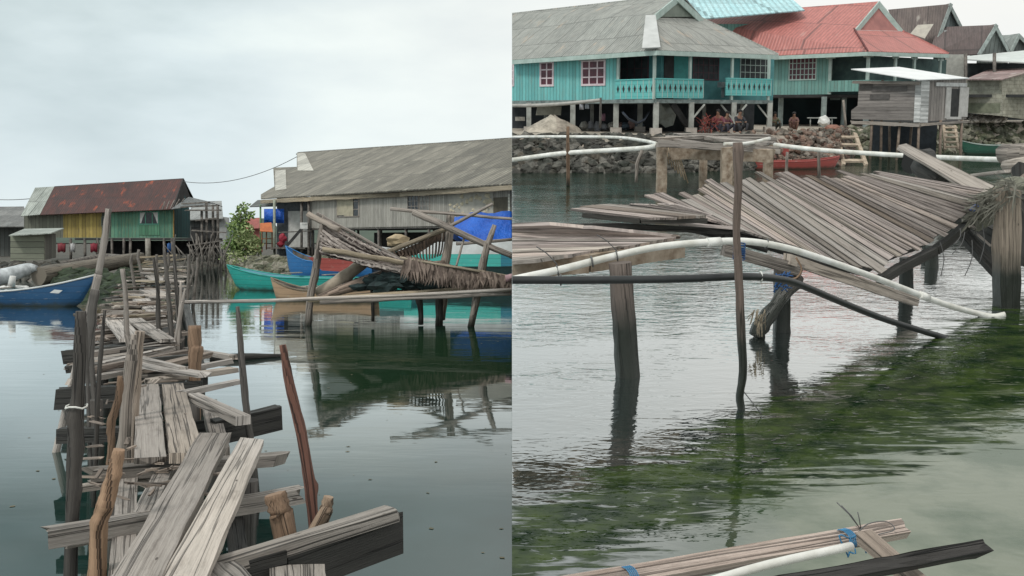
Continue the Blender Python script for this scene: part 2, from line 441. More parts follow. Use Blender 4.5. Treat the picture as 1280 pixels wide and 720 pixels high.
def px_window(W, x0, y0, x1, y1, frame_m, pane_m, parent, cols=3, rows=3, fw=.07, proud=.05, name='window'):
    u0, z1 = W.uz(x0, y0); u1, z0 = W.uz(x1, y1)
    m = MB()
    W.box(m, u0, u1, z0, z0+fw, .005, proud); W.box(m, u0, u1, z1-fw, z1, .005, proud)
    W.box(m, u0, u0+fw, z0+fw, z1-fw, .005, proud, True); W.box(m, u1-fw, u1, z0+fw, z1-fw, .005, proud, True)
    for i in range(1, cols):
        u = u0+(u1-u0)*i/cols; W.box(m, u-fw*.35, u+fw*.35, z0+fw, z1-fw, .02, proud-.01, True)
    for i in range(1, rows):
        z = z0+(z1-z0)*i/rows; W.box(m, u0+fw, u1-fw, z-fw*.3, z+fw*.3, .021, proud-.013)
    fr = m.build(name, frame_m, parent)
    o = MB(); W.box(o, u0+fw, u1-fw, z0+fw, z1-fw, .004, .018); o.build('pane', pane_m, fr)
    return fr
# ================================================================== materials used in both halves
GREY = wood('weathered_wood', (.14, .12, .105), (.43, .39, .355), crack=.6)
PALE = wood('pale_wood', (.23, .205, .185), (.53, .49, .455), crack=.6)
DECK = wood('deck_wood', (.20, .168, .155), (.56, .49, .46), crack=.6)
BRG = wood('grey_brown_wood', (.085, .065, .052), (.33, .275, .235), crack=.6)
BEAM = wood('beam_wood', (.085, .075, .067), (.36, .33, .30))
DARK = wood('dark_wet_wood', (.010, .011, .010), (.045, .043, .038), rough=.6)
POST = wood('post_wood', (.022, .021, .021), (.135, .125, .115), wet=.18)
POSTL = wood('pale_post_wood', (.09, .075, .065), (.38, .335, .295), wet=.12)
BROWN = wood('brown_wood', (.085, .045, .025), (.38, .255, .17), wet=.1)
RED = wood('red_bark', (.07, .025, .018), (.27, .13, .095), wet=.1)
BAMB = wood('bamboo_pole', (.16, .13, .09), (.42, .36, .27), crack=.2)
FARW = plain('far_timber', (.19, .17, .15), (.045, .04, .036), scale=3)
SHADE = plain('shade_and_dark_parts', (.035, .035, .035), (.012, .013, .014), scale=2)  # dark parts; openings and under-floor screens have shade in the colour
BLACKP = plain('black_plastic', (.022, .025, .026), (.014, .016, .017), .45, 6, .1)
WHITEP = plain('white_plastic', (.80, .80, .77), (.52, .51, .45), .5, 2.2, .2)
WIRE = plain('grey_wire', (.12, .12, .12), (.08, .08, .08), .6, 4, 0)
GLASSY = plain('dark_window', (.03, .035, .04), (.012, .014, .016), .25, 3, .05)
CONC = plain('concrete', (.36, .34, .30), (.20, .185, .16), .9, 3, .5)
SCUM = plain('stained_concrete', (.36, .30, .235), (.17, .12, .08), .9, 4, .6)
WHITEB = plain('white_paint', (.70, .70, .68), (.50, .50, .48), .6, 2, .1)

# ================================================================== water
def water(name, body, weed=None, floorR=.3, ripple=.5, right=False, s0=.06, s1=.26):  # weed: bottom greens of the band painted as deck reflection
    m, t, b, o = mat(name, .5)
    for n in list(t.nodes):
        if n.type == 'BSDF_PRINCIPLED': t.nodes.remove(n)
    tcn = t.nodes.new('ShaderNodeTexCoord'); ob = tcn.outputs['Object']
    s_ = nd(t, 'ShaderNodeSeparateXYZ', {0: ob}); X, Y = s_.outputs[0], s_.outputs[1]
    def nz(sx, sy, sc_, d=3, r=.5, dist=0.0):
        mp_ = nd(t, 'ShaderNodeMapping', {'Vector': ob, 'Scale': (sx, sy, 1)})
        return noise(t, mp_.outputs[0], sc_, d, r, dist)
    big = nz(.5, .9, .35, 2)                                      # calm and ruffled patches
    patch = nd(t, 'ShaderNodeMapRange', {0: big, 1: .40, 2: .62, 3: .25, 4: 1.0}).outputs[0]
    if right:
        h1 = nz(.9, 1.9, 1.5, 3, .55, .8); h2 = nz(1.4, 2.6, 4.2, 2, .5, .5)
        hh = math_(t, 'ADD', math_(t, 'MULTIPLY', h1, 1.0), math_(t, 'MULTIPLY', h2, .33))
    else:
        h1 = nz(.35, 1.0, 1.0, 2, .5, .5); h2 = nz(.8, 2.2, 2.4, 2, .5, .3)
        hh = math_(t, 'ADD', math_(t, 'MULTIPLY', h1, 1.0), math_(t, 'MULTIPLY', h2, .25))
    far = nd(t, 'ShaderNodeMapRange', {0: Y, 1: 8.0, 2: 22.0, 3: .35 if not right else .4, 4: 1.0}).outputs[0]
    bp = nd(t, 'ShaderNodeBump', {'Height': hh, 'Strength': math_(t, 'MULTIPLY', math_(t, 'MULTIPLY', patch, far), ripple), 'Distance': .085})
    # reflectance against the angle at which the eye meets the surface
    lw = nd(t, 'ShaderNodeLayerWeight', {'Blend': .5, 'Normal': bp.outputs[0]}).outputs[1]       # 1 - cos(incidence) here
    f = nd(t, 'ShaderNodeMapRange', {0: lw, 1: 1-s1, 2: 1-s0, 3: floorR, 4: .92}, interpolation_type='SMOOTHSTEP').outputs[0]
    gl = nd(t, 'ShaderNodeBsdfGlossy', {'Color': (.93, .95, .95, 1), 'Roughness': .025, 'Normal': bp.outputs[0]})
    col = ramp(t, nz(1, 1, .9, 6, .6), [(.40, body[1]), (.58, body[0])])
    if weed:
        # deck's dark reflection painted into colour and gloss, over green bottom weed
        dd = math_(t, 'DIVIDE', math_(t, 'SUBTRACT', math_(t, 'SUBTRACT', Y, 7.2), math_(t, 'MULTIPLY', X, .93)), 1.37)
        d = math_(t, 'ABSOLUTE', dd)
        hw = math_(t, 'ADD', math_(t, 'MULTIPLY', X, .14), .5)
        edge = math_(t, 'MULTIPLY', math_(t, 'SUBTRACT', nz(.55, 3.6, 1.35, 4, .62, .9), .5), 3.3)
        deck_refl = math_(t, 'SUBTRACT', math_(t, 'ADD', math_(t, 'SUBTRACT', 1, math_(t, 'DIVIDE', d, hw)), edge), 0)
        deck_refl = nd(t, 'ShaderNodeMapRange', {0: deck_refl, 1: -.05, 2: .25}).outputs[0]
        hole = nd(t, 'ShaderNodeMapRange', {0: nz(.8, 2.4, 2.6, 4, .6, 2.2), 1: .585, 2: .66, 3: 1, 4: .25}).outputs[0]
        deck_refl = math_(t, 'MULTIPLY', deck_refl, hole)
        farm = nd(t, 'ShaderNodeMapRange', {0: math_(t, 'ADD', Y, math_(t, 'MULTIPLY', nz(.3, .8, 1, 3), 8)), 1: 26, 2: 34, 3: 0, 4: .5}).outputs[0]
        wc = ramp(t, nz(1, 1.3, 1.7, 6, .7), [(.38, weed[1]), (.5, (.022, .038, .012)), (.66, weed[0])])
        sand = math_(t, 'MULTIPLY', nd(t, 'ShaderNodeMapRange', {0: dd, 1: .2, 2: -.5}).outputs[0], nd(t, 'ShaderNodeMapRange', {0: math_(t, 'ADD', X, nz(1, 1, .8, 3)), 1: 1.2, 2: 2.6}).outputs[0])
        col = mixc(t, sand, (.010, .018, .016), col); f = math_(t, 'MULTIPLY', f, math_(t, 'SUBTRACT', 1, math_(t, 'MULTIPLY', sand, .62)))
        col = mixc(t, deck_refl, col, wc); col = mixc(t, farm, col, (.012, .03, .014))
        f = math_(t, 'MULTIPLY', f, math_(t, 'SUBTRACT', 1, math_(t, 'MULTIPLY', deck_refl, .86)))
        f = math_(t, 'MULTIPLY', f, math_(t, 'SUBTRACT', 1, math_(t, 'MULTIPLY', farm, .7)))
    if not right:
        # dark reflection of net rack and house painted into colour and gloss
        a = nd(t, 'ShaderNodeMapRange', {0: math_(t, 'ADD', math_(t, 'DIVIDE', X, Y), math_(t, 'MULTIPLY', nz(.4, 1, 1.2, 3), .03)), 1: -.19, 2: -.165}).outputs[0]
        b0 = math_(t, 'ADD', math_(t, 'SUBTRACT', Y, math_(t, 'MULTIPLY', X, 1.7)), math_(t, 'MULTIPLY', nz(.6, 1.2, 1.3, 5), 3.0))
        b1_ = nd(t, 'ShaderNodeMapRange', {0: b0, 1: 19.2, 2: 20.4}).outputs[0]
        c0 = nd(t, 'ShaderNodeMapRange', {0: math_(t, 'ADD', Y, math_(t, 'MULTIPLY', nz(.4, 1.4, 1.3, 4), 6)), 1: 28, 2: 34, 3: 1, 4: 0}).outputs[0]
        rack_refl = math_(t, 'MULTIPLY', a, math_(t, 'MULTIPLY', b1_, c0))
        col = mixc(t, rack_refl, col, (.010, .024, .012)); f = math_(t, 'MULTIPLY', f, math_(t, 'SUBTRACT', 1, math_(t, 'MULTIPLY', rack_refl, .86)))
    df = nd(t, 'ShaderNodeBsdfDiffuse', {'Color': col})
    ms_ = nd(t, 'ShaderNodeMixShader', {0: f, 1: df.outputs[0], 2: gl.outputs[0]})
    t.links.new(ms_.outputs[0], o.inputs[0])
    return m
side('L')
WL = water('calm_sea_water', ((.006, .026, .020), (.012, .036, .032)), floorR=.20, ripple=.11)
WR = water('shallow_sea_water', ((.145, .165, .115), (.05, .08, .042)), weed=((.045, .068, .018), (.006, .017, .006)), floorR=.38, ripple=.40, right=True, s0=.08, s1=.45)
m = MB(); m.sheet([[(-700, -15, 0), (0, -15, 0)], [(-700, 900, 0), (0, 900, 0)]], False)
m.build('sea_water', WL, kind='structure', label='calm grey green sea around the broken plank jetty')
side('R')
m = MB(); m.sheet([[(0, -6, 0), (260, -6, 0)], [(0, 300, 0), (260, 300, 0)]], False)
m.build('sea_water', WR, kind='structure', label='rippled shallow sea with green weed and a painted dark deck reflection')

# ================================================================== ground
MUD = rocky('shore_mud', [(.05, .045, .035), (.10, .09, .07), (.035, .04, .03), (.16, .14, .12)], 2.0)
SANDY = rocky('shore_sand', [(.42, .36, .29), (.36, .31, .26), (.46, .41, .34), (.30, .27, .22)], .6)
ROCKD = rocky('dark_rubble', [(.025, .026, .022), (.06, .056, .048), (.032, .036, .028), (.17, .16, .14), (.015, .018, .014), (.09, .078, .06)], 2.2)
ROCKG = rocky('green_rubble', [(.05, .055, .035), (.14, .14, .09), (.07, .085, .05), (.30, .28, .23), (.10, .11, .06)], 2.0)
ROCKR = rocky('reddish_rubble', [(.16, .08, .06), (.12, .11, .09), (.25, .16, .12), (.07, .06, .05), (.30, .26, .22)], 2.4)
def rubble(name, line, n, size, m, label, top=None, sub=1, kind='stuff', pw=1.0):
    """stones along a bank: line = list of (lower point, upper point)"""
    mb = MB()
    for _ in range(n):
        f = RND.uniform(0, len(line)-1.001); i = int(f); f -= i
        h = RND.random()**pw
        a = V(line[i][0]).lerp(V(line[i+1][0]), f); b = V(line[i][1]).lerp(V(line[i+1][1]), f)
        p = a.lerp(b, h)
        r = size*RND.uniform(.45, 1.3)
        mb.rock(p+V((RND.uniform(-.1, .1), RND.uniform(-.2, .2), RND.uniform(-.05, .1))), r, (1, 1, .75), sub)
    return mb.build(name, m, label=label, kind=kind)
side('L')
def gpt(px, Y): return V(((px-640)/F*Y, Y, 0))
edge = [(-900, 66), (0, 66), (60, 56), (84, 47), (150, 46.5), (165, 58), (200, 84), (284, 96), (293, 80), (330, 78), (400, 76), (660, 58)]
m = MB(); rows = []
for dz, dy in ((-.4, -1.5), (0.0, 0), (.35, 1.8), (.5, 8)):
    rows.append([gpt(px, Y)*(1+dy/Y)+V((0, 0, dz)) for px, Y in edge])
rows.append([V((gpt(px, Y).x*(700/Y) if px < 640 else 5, 700, .6)) for px, Y in edge])
m.sheet(rows, False); m.build('shore_ground', MUD, kind='structure', label='dark muddy shore under the stilt houses')
# distant green hill
m = MB(); rows = []
for j, Y in enumerate((480, 540, 600)):
    rows.append([V(((px-640)/F*Y, Y, (1, 0, .4)[0] + (max(0.5, (.6+mnoise.noise(V((px/38, j, 0)))*.5)*(20 if 230 < px < 340 else 15)) if j == 1 else 0))) for px in range(-300, 640, 12)])
m.sheet(rows); m.build('far_hills', plain('hill_green', (.07, .10, .07), (.04, .06, .045), .9, .05, 0), kind='structure', label='low green hills behind the houses')
def line(pts, up, dy): return [(gpt(px, Y)+V((0, 0, -.15)), gpt(px, Y)*(1+dy/Y)+V((0, 0, up))) for px, Y in pts]
SIL = rubble('weedy_bank_rubble', line([(75, 48), (88, 45), (150, 45), (168, 58), (180, 66)], .75, 9), 420, .42, plain('weedy_stones', (.035, .055, .025), (.010, .016, .010), .9, 2, .8), 'dark weed covered stones of the bank left of the jetty')
rubble('shore_rubble', line([(-20, 66), (60, 57), (80, 60), (200, 86), (284, 97)], .7, 6), 420, .5, ROCKD, 'dark rubble on the shore below the yellow and green house')
rubble('shore_rubble', line([(286, 79), (330, 77.5), (400, 75.5), (470, 72)], .9, 4), 360, .45, ROCKG, 'mossy rubble below the veranda of the grey house')
side('R')
# bank: lower line at the water, upper line at the land
bank = [(636, 54.5, 57, 1.95), (740, 54.5, 57, 1.95), (830, 54.5, 57, 1.9), (940, 57, 60, 1.9), (1045, 62, 66, 1.9), (1062, 76, 79, 2.0), (1215, 82, 85, 2.3), (1400, 84, 88, 2.4)]
def rp(px, Y, z): return V(((px-640)/F*Y, Y, z))
m = MB()
rows = [[rp(a, b-1, -.5) for a, b, c, d in bank], [rp(a, b+.5, -.1) for a, b, c, d in bank], [rp(a, c, d-.12) for a, b, c, d in bank], [rp(a, c+2, d) for a, b, c, d in bank],
        [V((rp(a, 250, 0).x, 250, 3.0)) for a, b, c, d in bank]]
m.sheet(rows, False); m.build('shore_ground', SANDY, kind='structure', label='sandy ground under the turquoise and red roofed houses')
def rl(i, j): return [(rp(a, b-.3, -.1), rp(a, c+.4, d-.1)) for a, b, c, d in bank[i:j]]
rubble('shore_rubble', rl(0, 4), 1500, .30, ROCKD, 'dark stone embankment in front of the turquoise house')
rubble('shore_rubble', [(rp(925, 57, .3), rp(925, 61, 2.0)), (rp(1000, 60, .2), rp(1000, 64, 2.05)), (rp(1046, 61, .0), rp(1046, 66, 2.0)), (rp(1056, 68, .0), rp(1050, 71, 2.0)), (rp(1064, 76, .0), rp(1056, 78, 2.0))], 800, .26, ROCKR, 'reddish rubble bank behind the red boat')
rubble('shore_rubble', rl(5, 8), 900, .36, ROCKG, 'greenish rubble bank below the wooden hut and block shed')
rubble('pale_debris', [(rp(1208, 84, 2.4), rp(1208, 86, 2.9)), (rp(1250, 84, 2.4), rp(1250, 86, 2.8))], 130, .2, plain('pale_rubble', (.62, .56, .5), (.4, .33, .28), .9, 3), 'pale broken rubble heaped at the foot of the block shed')
# the bank face where the higher right hand shore meets the left one
side('L')
ta = math.tan(ANG)
def zr(y): return HL-HR/math.cos(ANG)+y*ta
m = MB(); ys = [-5, 0, 3, 6.3, 10, 16, 24, 34, 46, 60, 90, 140, 200, 290]
m.sheet([[(-.0008, y, 0-.02), (-.0008, y, zr(y)-.01)] for y in ys], False)
m.build('terrain', ROCKG, kind='structure', label='mossy bank face between the two shores')
# ================================================================== LEFT: boats
side('L')
def boat(name, bow, stern, beam, free, rise, hull_m, in_m, label, seats=2, group=None, keel=.25, trim_m=None, stern_rise=.1, hull_low=None, cat='boat'):
    bow, stern = V(bow), V(stern); d = stern-bow; L = d.length; d.normalize(); sdv = V((d.y, -d.x, 0))
    root = thing(name, (bow+stern)/2, label, cat, group)
    N = 18
    def st(f):
        w_ = beam/2*min(1, (f*2.6))**.62*(1-.55*max(0, f-.72)/.28*.8)
        sh = free+rise*max(0, 1-f/.42)**2+stern_rise*max(0, (f-.75)/.25)**2
        kz = -keel+(free+rise+keel*.6)*max(0, 1-f/.13)**2.2
        return w_, sh, min(kz, sh-.03)
    def ring(f, inset=0.0):
        w_, sh, kz = st(f); c = bow+d*(L*f); c.z = 0; w_ = max(.015, w_-inset); kz += inset
        P = []
        for a, b in ((1, 1), (.93, .62), (.74, .25), (.35, .04), (0, 0), (-.35, .04), (-.74, .25), (-.93, .62), (-1, 1)):
            P.append(c+sdv*(a*w_)+V((0, 0, kz+(sh-kz)*b)))
        return P
    fs = [i/N for i in range(N+1)]
    m = MB(); m.sheet([ring(f) for f in fs]); e = ring(1); m.poly(e)
    if hull_low is not None: pass
    m.build('hull', hull_m, root)
    m = MB(); m.sheet([[p+V((0, 0, .0)) for p in ring(f, .05)] for f in fs[1:]]); m.poly(ring(1, .05)); m.build('inner_hull', in_m, root)
    for sg in (0, 8):
        m = MB(); m.tube([ring(f)[sg]+V((0, 0, .015)) for f in fs], .035, 5); m.build('gunwale', trim_m or in_m, root)
    for k in range(seats):
        f = .35+.22*k; w_, sh, kz = st(f); c = bow+d*(L*f)
        m = MB(); m.hexa(c+sdv*(-w_*.92)+V((0, 0, sh-.14)), sdv*(w_*1.84), d*.22, V((0, 0, .04))); m.build('thwart', GREY, root)
    return root
def paint(name, c, c2=None, r=.5):
    """worn boat paint: strakes, scuffs, weed at the waterline"""
    m, t, b, o = mat(name, r); c2 = c2 or [x*.72 for x in c]
    tcn = t.nodes.new('ShaderNodeTexCoord'); s_ = nd(t, 'ShaderNodeSeparateXYZ', {0: tcn.outputs['Object']}); z = s_.outputs[2]
    col = mixc(t, noise(t, coords(t, 'Object', (.6, .6, 3)), 1.5, 5, .65), c, c2)
    sc_ = nd(t, 'ShaderNodeMapRange', {0: noise(t, coords(t, 'Object', (1.2, 1.2, 7)), 2.2, 6, .7), 1: .60, 2: .68}).outputs[0]
    col = mixc(t, math_(t, 'MULTIPLY', sc_, .55), col, (.34, .33, .30))
    ln = math_(t, 'LESS_THAN', math_(t, 'FRACT', math_(t, 'DIVIDE', z, .24)), .10)
    col = mixc(t, math_(t, 'MULTIPLY', ln, .45), col, [x*.25 for x in c])
    gr = nd(t, 'ShaderNodeMapRange', {0: math_(t, 'ADD', z, math_(t, 'MULTIPLY', noise(t, coords(t, 'Object'), 3, 4), .25)), 1: .16, 2: .3, 3: .75, 4: 0}).outputs[0]
    col = mixc(t, gr, col, (.035, .045, .03))
    t.links.new(col, b.inputs['Base Color']); bump(t, b, math_(t, 'SUBTRACT', noise(t, coords(t, 'Object'), 8, 4), ln), .3, .02)
    return m
BLUE = paint('blue_boat_paint', (.012, .085, .20), (.008, .055, .14)); TEAL = paint('teal_boat_paint', (.02, .36, .30), (.015, .24, .22))
LBLUE = paint('light_blue_paint', (.18, .45, .55)); TANP = paint('tan_boat_paint', (.48, .33, .20), (.26, .17, .11))
REDP = paint('red_boat_paint', (.38, .07, .055), (.24, .045, .04)); WHP = paint('white_boat_paint', (.66, .68, .68))
WHB = plain('white_band', (.66, .68, .68), (.5, .51, .5), .5, 1.5, .1)
GRN = paint('dark_green_paint', (.025, .12, .075), (.02, .07, .05))
b_ = boat('moored_boat', at(119, 370, Y=37), V((-25, 39, 0)), 1.5, .50, .62, BLUE, LBLUE, 'deep blue wooden boat with white rim pointing at the jetty', trim_m=WHP)
m = MB()
for s_ in (0,):
    a = at(63, 366, Y=36.1)
    m.slab([at(62, 366, Y=36.62), at(73, 367, Y=36.62), at(78, 363, Y=36.62), at(68, 362, Y=36.62)], .03)
m.build('hull_patch', WHP, b_)
m = MB()
for k in range(7):
    c = at(4+k*4, 358, Y=38.2); m.rock(c+V((0, .2*k % .5, -.05)), .13, (1.3, 1, .6), 2)
m.tube([at(14, 358, Y=38), at(16, 345, Y=38)], [.14, .11], 8, .1)
o = m.build('sack', WHITEB, label='crumpled white sacks and bottle lying in the blue boat', cat='sack')
boat('moored_boat', at(284, 352, Y=50), at(520, 360, Y=46), 1.7, .62, .55, TEAL, LBLUE, 'bright teal boat with a sharp bow beside the rubble', trim_m=TEAL)
boat('canoe', at(339, 365, Y=41), at(470, 372, Y=39.5), 1.1, .42, .45, TANP, FARW, 'tan brown canoe with a pointed bow below the net', trim_m=BAMB)
b_ = boat('beached_boat', at(357, 345, Y=66), at(470, 350, Y=63), 1.9, 1.05, .95, paint('blue_red_paint', (.02, .16, .42)), FARW, 'blue boat with a red lower hull drawn up under the grey house', trim_m=paint('bright_blue', (.03, .22, .55)))
m = MB(); m.slab([at(385, 321, Y=62.2), at(448, 326, Y=62.0), at(446, 341, Y=62.0), at(402, 338, Y=62.2)], .05); m.build('lower_hull', REDP, b_)
b_ = boat('moored_boat', at(470, 345, Y=57), V((3, 53, 0)), 2.6, 1.62, .4, paint('dull_teal_hull', (.05, .12, .12)), WHP, 'large white and turquoise boat under the blue tarpaulin', trim_m=WHP, seats=0)
m = MB(); m.slab([at(500, 303, Y=54.2), at(655, 301, Y=51.5), at(655, 317.6, Y=51.5), at(500, 317.6, Y=54.2)], .05); m.build('hull_band', WHB, b_)
m = MB(); m.slab([at(505, 318, Y=54.1), at(626, 317, Y=52), at(626, 333, Y=52), at(505, 333, Y=54.1)], .06); m.build('hull_band', paint('turquoise_band', (.06, .46, .40)), b_)
m = MB(); m.slab([at(626, 318, Y=52), at(655, 318, Y=51.5), at(655, 332, Y=51.5), at(626, 333, Y=52)], .06); m.build('hull_band', paint('dark_teal_band', (.02, .20, .28)), b_)
# blue tarpaulin slung over a ridge pole
TARP = plain('blue_tarpaulin', (.01, .13, .62), (.008, .075, .42), .42, 1.2, .9, dist=.12)
m = MB(); rows = []
for i in range(13):
    f = i/12; px = 563+110*f
    row = []
    top = 271-6*math.sin(f*3.0)+2*math.sin(f*17); bot = 296+14*min(1, f*3)+3*math.sin(f*11)
    for j in range(8):
        q = j/7
        p = at(px+(q*(1-f)*10), top+(bot-top)*q, Y=56-2.6*q-.3*math.sin(f*23+j)*q)
        row.append(p)
    back = [at(px, top+(bot-top)*q, Y=56+2*q) for q in (1, .5)]
    rows.append(back+row)
m.sheet(rows); m.build('tarpaulin', TARP, label='bright blue tarpaulin draped over the white boat', cat='tarpaulin', solid=.02)
# old grey hull and logs on the mud at left
def log(name, pts, r, m_, label, cat='log', n=9, jit=.08, group=None, sub=3):
    mb = MB(); mb.tube(pts, r, n, jit, sub=sub); return mb.build(name, m_, label=label, cat=cat, group=group)
log('log', [at(48, 345, Y=52), at(100, 336, Y=55), at(175, 322, Y=60)], [.50, .48, .34], wood('old_log', (.05, .045, .038), (.22, .20, .17)), 'thick old grey log lying on the shore behind the blue boat')
log('hull_cover', [at(-30, 352, Y=50), at(10, 344, Y=51), at(35, 336, Y=52), at(46, 335, Y=52)], [.42, .40, .30, .14], plain('grey_white_cover', (.60, .64, .66), (.28, .30, .31), .6, 2), 'long rolled white cover beside the old log', cat='cover', jit=.03)
log('log', [at(160, 322, Y=70), at(125, 322, Y=72), at(75, 331, Y=66)], [.22, .26, .2], FARW, 'dark slim log below the yellow wall')

# ================================================================== LEFT: yellow and green stilt house
R_ = thing('stilt_house', at(140, 300, Y=100), 'long stilt house with rusty roof and yellow and green walls', 'house')
YE, YB = 99.0, 105.0
W = Wall(at(30, 300, Y=100), at(217.5, 300, Y=100))
zE, zF = at(217, 262, Y=100).z, at(150, 297, Y=100).z
def sec(x0, x1, mt, nm='wall'):
    u0 = W.uz(x0, 280)[0]; u1 = W.uz(x1, 280)[0]; m = MB(); W.face(m, u0, u1, zF, zE, .12); return m.build(nm, mt, R_)
o = sec(30, 79, boards('grey_green_boards', (.24, .25, .20), (.14, .15, .12), width=.35, amt=.6)); o['label'] = 'bare grey boarded wall section'
o = sec(79, 127, boards('yellow_boards', (.48, .36, .09), (.38, .30, .11), (.14, .12, .07), .35, .55)); o['label'] = 'faded yellow boarded wall section'
o = sec(127, 139, boards('dark_boards', (.10, .14, .10), (.06, .08, .07), width=.35))
o = sec(139, 217.5, boards('green_boards', (.09, .26, .19), (.13, .29, .20), (.30, .33, .16), .35, .5)); o['label'] = 'green boarded wall section'
m = MB(); X_ = V(((217.5-640)/F*100, 100, 0)); m.slab([X_+V((0, 0, zF)), X_+V((0, 5, zF)), X_+V((0, 5, zE)), X_+V((0, 2.5, zE+2.2)), X_+V((0, 0, zE))], .12)
m.build('gable_wall', boards('dark_teal_boards', (.03, .14, .15), (.02, .09, .10), width=.4), R_)
m = MB(); W.rect(m, 216.4, 262, 217.8, 297, 0, .06, True); m.build('corner_board', plain('orange_trim', (.40, .25, .08)), R_)
fr = px_window(W, 173.5, 264, 199, 281, plain('teal_trim', (.10, .33, .24)), GLASSY, R_, cols=3, rows=1, fw=.12)
m = MB()
for x0, x1, x2 in ((175, 182, 176.5), (197.5, 191, 196.5)):
    P = [W.pt(*W.uz(a, b_), .03) for a, b_ in ((x0, 265.5), (x1, 265.5), ((x0+x1)/2, 272), (x2, 279), (x0, 279))]; m.slab(P, .01)
m.build('curtain', WHITEB, R_)
px_window(W, 126.5, 270, 139, 283, plain('grey_trim', (.14, .17, .13)), GLASSY, R_, cols=2, rows=1, fw=.1)
m = MB(); W.rect(m, 174, 281.5, 199.5, 294, .01, .05); m.build('wall_panel', boards('green_panel', (.08, .26, .15), (.12, .3, .19), width=.3), R_)
RUST = corrug('rusty_roof', (.10, .040, .034), (.05, .034, .034), (.33, .075, .035), .635, .22, (1.2, 3.4), .2)
GSH = corrug('grey_sheet_roof', (.46, .50, .46), (.28, .31, .28), None, .6, .22, (2.2, 3.0), .2)
A, B, Cc, D = at(50, 268.5, Y=YE), at(216, 261.5, Y=YE), at(229.5, 223.5, Y=103), at(68, 233.5, Y=103)
m = MB(); m.slab([A, B, Cc, D], .07); m.build('roof', RUST, R_)
m = MB(); m.slab([at(26, 270, Y=YE-.05), A+V((0, -.05, .03)), D+V((0, 0, .03)), at(44, 234.5, Y=103)], .07); m.build('roof', GSH, R_)['label'] = 'pale sheet end of the roof'
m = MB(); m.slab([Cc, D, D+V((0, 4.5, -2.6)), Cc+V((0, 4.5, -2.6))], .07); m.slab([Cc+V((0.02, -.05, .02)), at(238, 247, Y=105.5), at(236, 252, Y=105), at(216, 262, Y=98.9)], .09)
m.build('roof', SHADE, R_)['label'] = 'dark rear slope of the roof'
m = MB()
for k in range(5): m.plank(at(203+k*5, 262-k*.8, Y=98.7), at(206+k*6, 252-k, Y=98.6), .16, .05)
m.build('loose_sheet', PALE, R_)
for x in (88, 106, 122, 140, 155, 163, 185, 205, 215):
    for dY in (0, 4):
        m = MB(); m.tube([at(x, 298, Y=100+dY), at(x+RND.uniform(-1, 1), 331, Y=100+dY)], .14 if x != 185 else .30, 6, .06); m.build('stilt', FARW if x != 185 else CONC, R_)
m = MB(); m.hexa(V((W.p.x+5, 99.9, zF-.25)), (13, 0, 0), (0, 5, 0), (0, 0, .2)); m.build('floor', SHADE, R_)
m = MB(); m.hexa(V((W.p.x+6, 104.5, 0)), (11.5, 0, 0), (0, .2, 0), (0, 0, zF-.3)); m.build('shade_screen', SHADE, R_)  # dark sheet standing for the shade below the house
# laundry and clutter below
for k, (x, c, wd, lb) in enumerate([(72, (.22, .03, .04), 10, 'dark red cloth hung at the left below the yellow wall'), (88, (.5, .5, .5), 6, 'small white cloth hung below the yellow wall'),
        (113, (.25, .02, .04), 9, 'crimson cloth hung at the right below the yellow wall'), (209, (.03, .12, .35), 5, 'blue cloth hung below the green wall')]):
    m = MB(); m.sheet([[at(x+wd*i/5, y0+math.sin(i*2)*1, Y=99+.15*math.sin(i*3)) for i in range(6)] for y0 in (304, 309, 315)])
    m.build('hanging_cloth', plain('cloth_%d' % k, c), label=lb, cat='cloth', solid=.02)
# pile of pale boards and sticks at the landing
for k, (x, y, ang) in enumerate([(158, 330, .2), (166, 325, -.1), (178, 331, .35), (150, 333, 0), (186, 327, .15), (172, 321, .1)]):
    p = at(x, y, Y=62-k); m = MB(); m.plank(p, p+V((1.9*math.cos(ang), .6, 1.2*math.sin(ang))), .5, .08)
    m.build('loose_board', BAMB, label='pale tan board heaped where the jetty meets the shore', cat='board', group='boards heaped at the landing')

# small block shed and grey building at far left
R_ = thing('shed', at(40, 320, Y=82), 'small whitewashed block shed with a low metal roof', 'shed')
W = Wall(at(13, 310, Y=80), at(55, 310, Y=80)); WS = Wall(at(55, 310, Y=80), at(70, 310, Y=84))
WB_ = boards('block_rows', (.34, .36, .28), (.24, .26, .20), (.12, .13, .10), .45, .6, True)
m = MB(); W.facepx(m, [(13, 326), (55, 325), (55, 293), (13, 293)], .15); m.build('wall', WB_, R_)
m = MB(); WS.facepx(m, [(55.2, 325), (70, 322), (70, 292), (55.2, 292)], .15); m.build('side_wall', boards('grey_block', (.2, .2, .18), (.14, .14, .12), width=.5), R_)
m = MB(); m.slab([at(11, 294, Y=79), at(64, 291, Y=79), at(80, 285, Y=85), at(30, 286, Y=85)], .08); m.build('roof', GSH, R_)
R_ = thing('house', at(10, 300, Y=120), 'low grey building at the far left edge', 'house')
W = Wall(at(-60, 300, Y=118), at(34, 300, Y=118))
m = MB(); W.facepx(m, [(-60, 322), (34, 322), (34, 281), (-60, 281)], .2); m.build('wall', boards('dull_wall', (.12, .13, .12), (.07, .08, .08), width=.5), R_)
m = MB(); m.slab([at(-60, 283, Y=116), at(36, 283, Y=116), at(30, 258, Y=124), at(-60, 259, Y=124)], .1); m.build('roof', corrug('dull_roof', (.26, .26, .25), (.16, .17, .17)), R_)

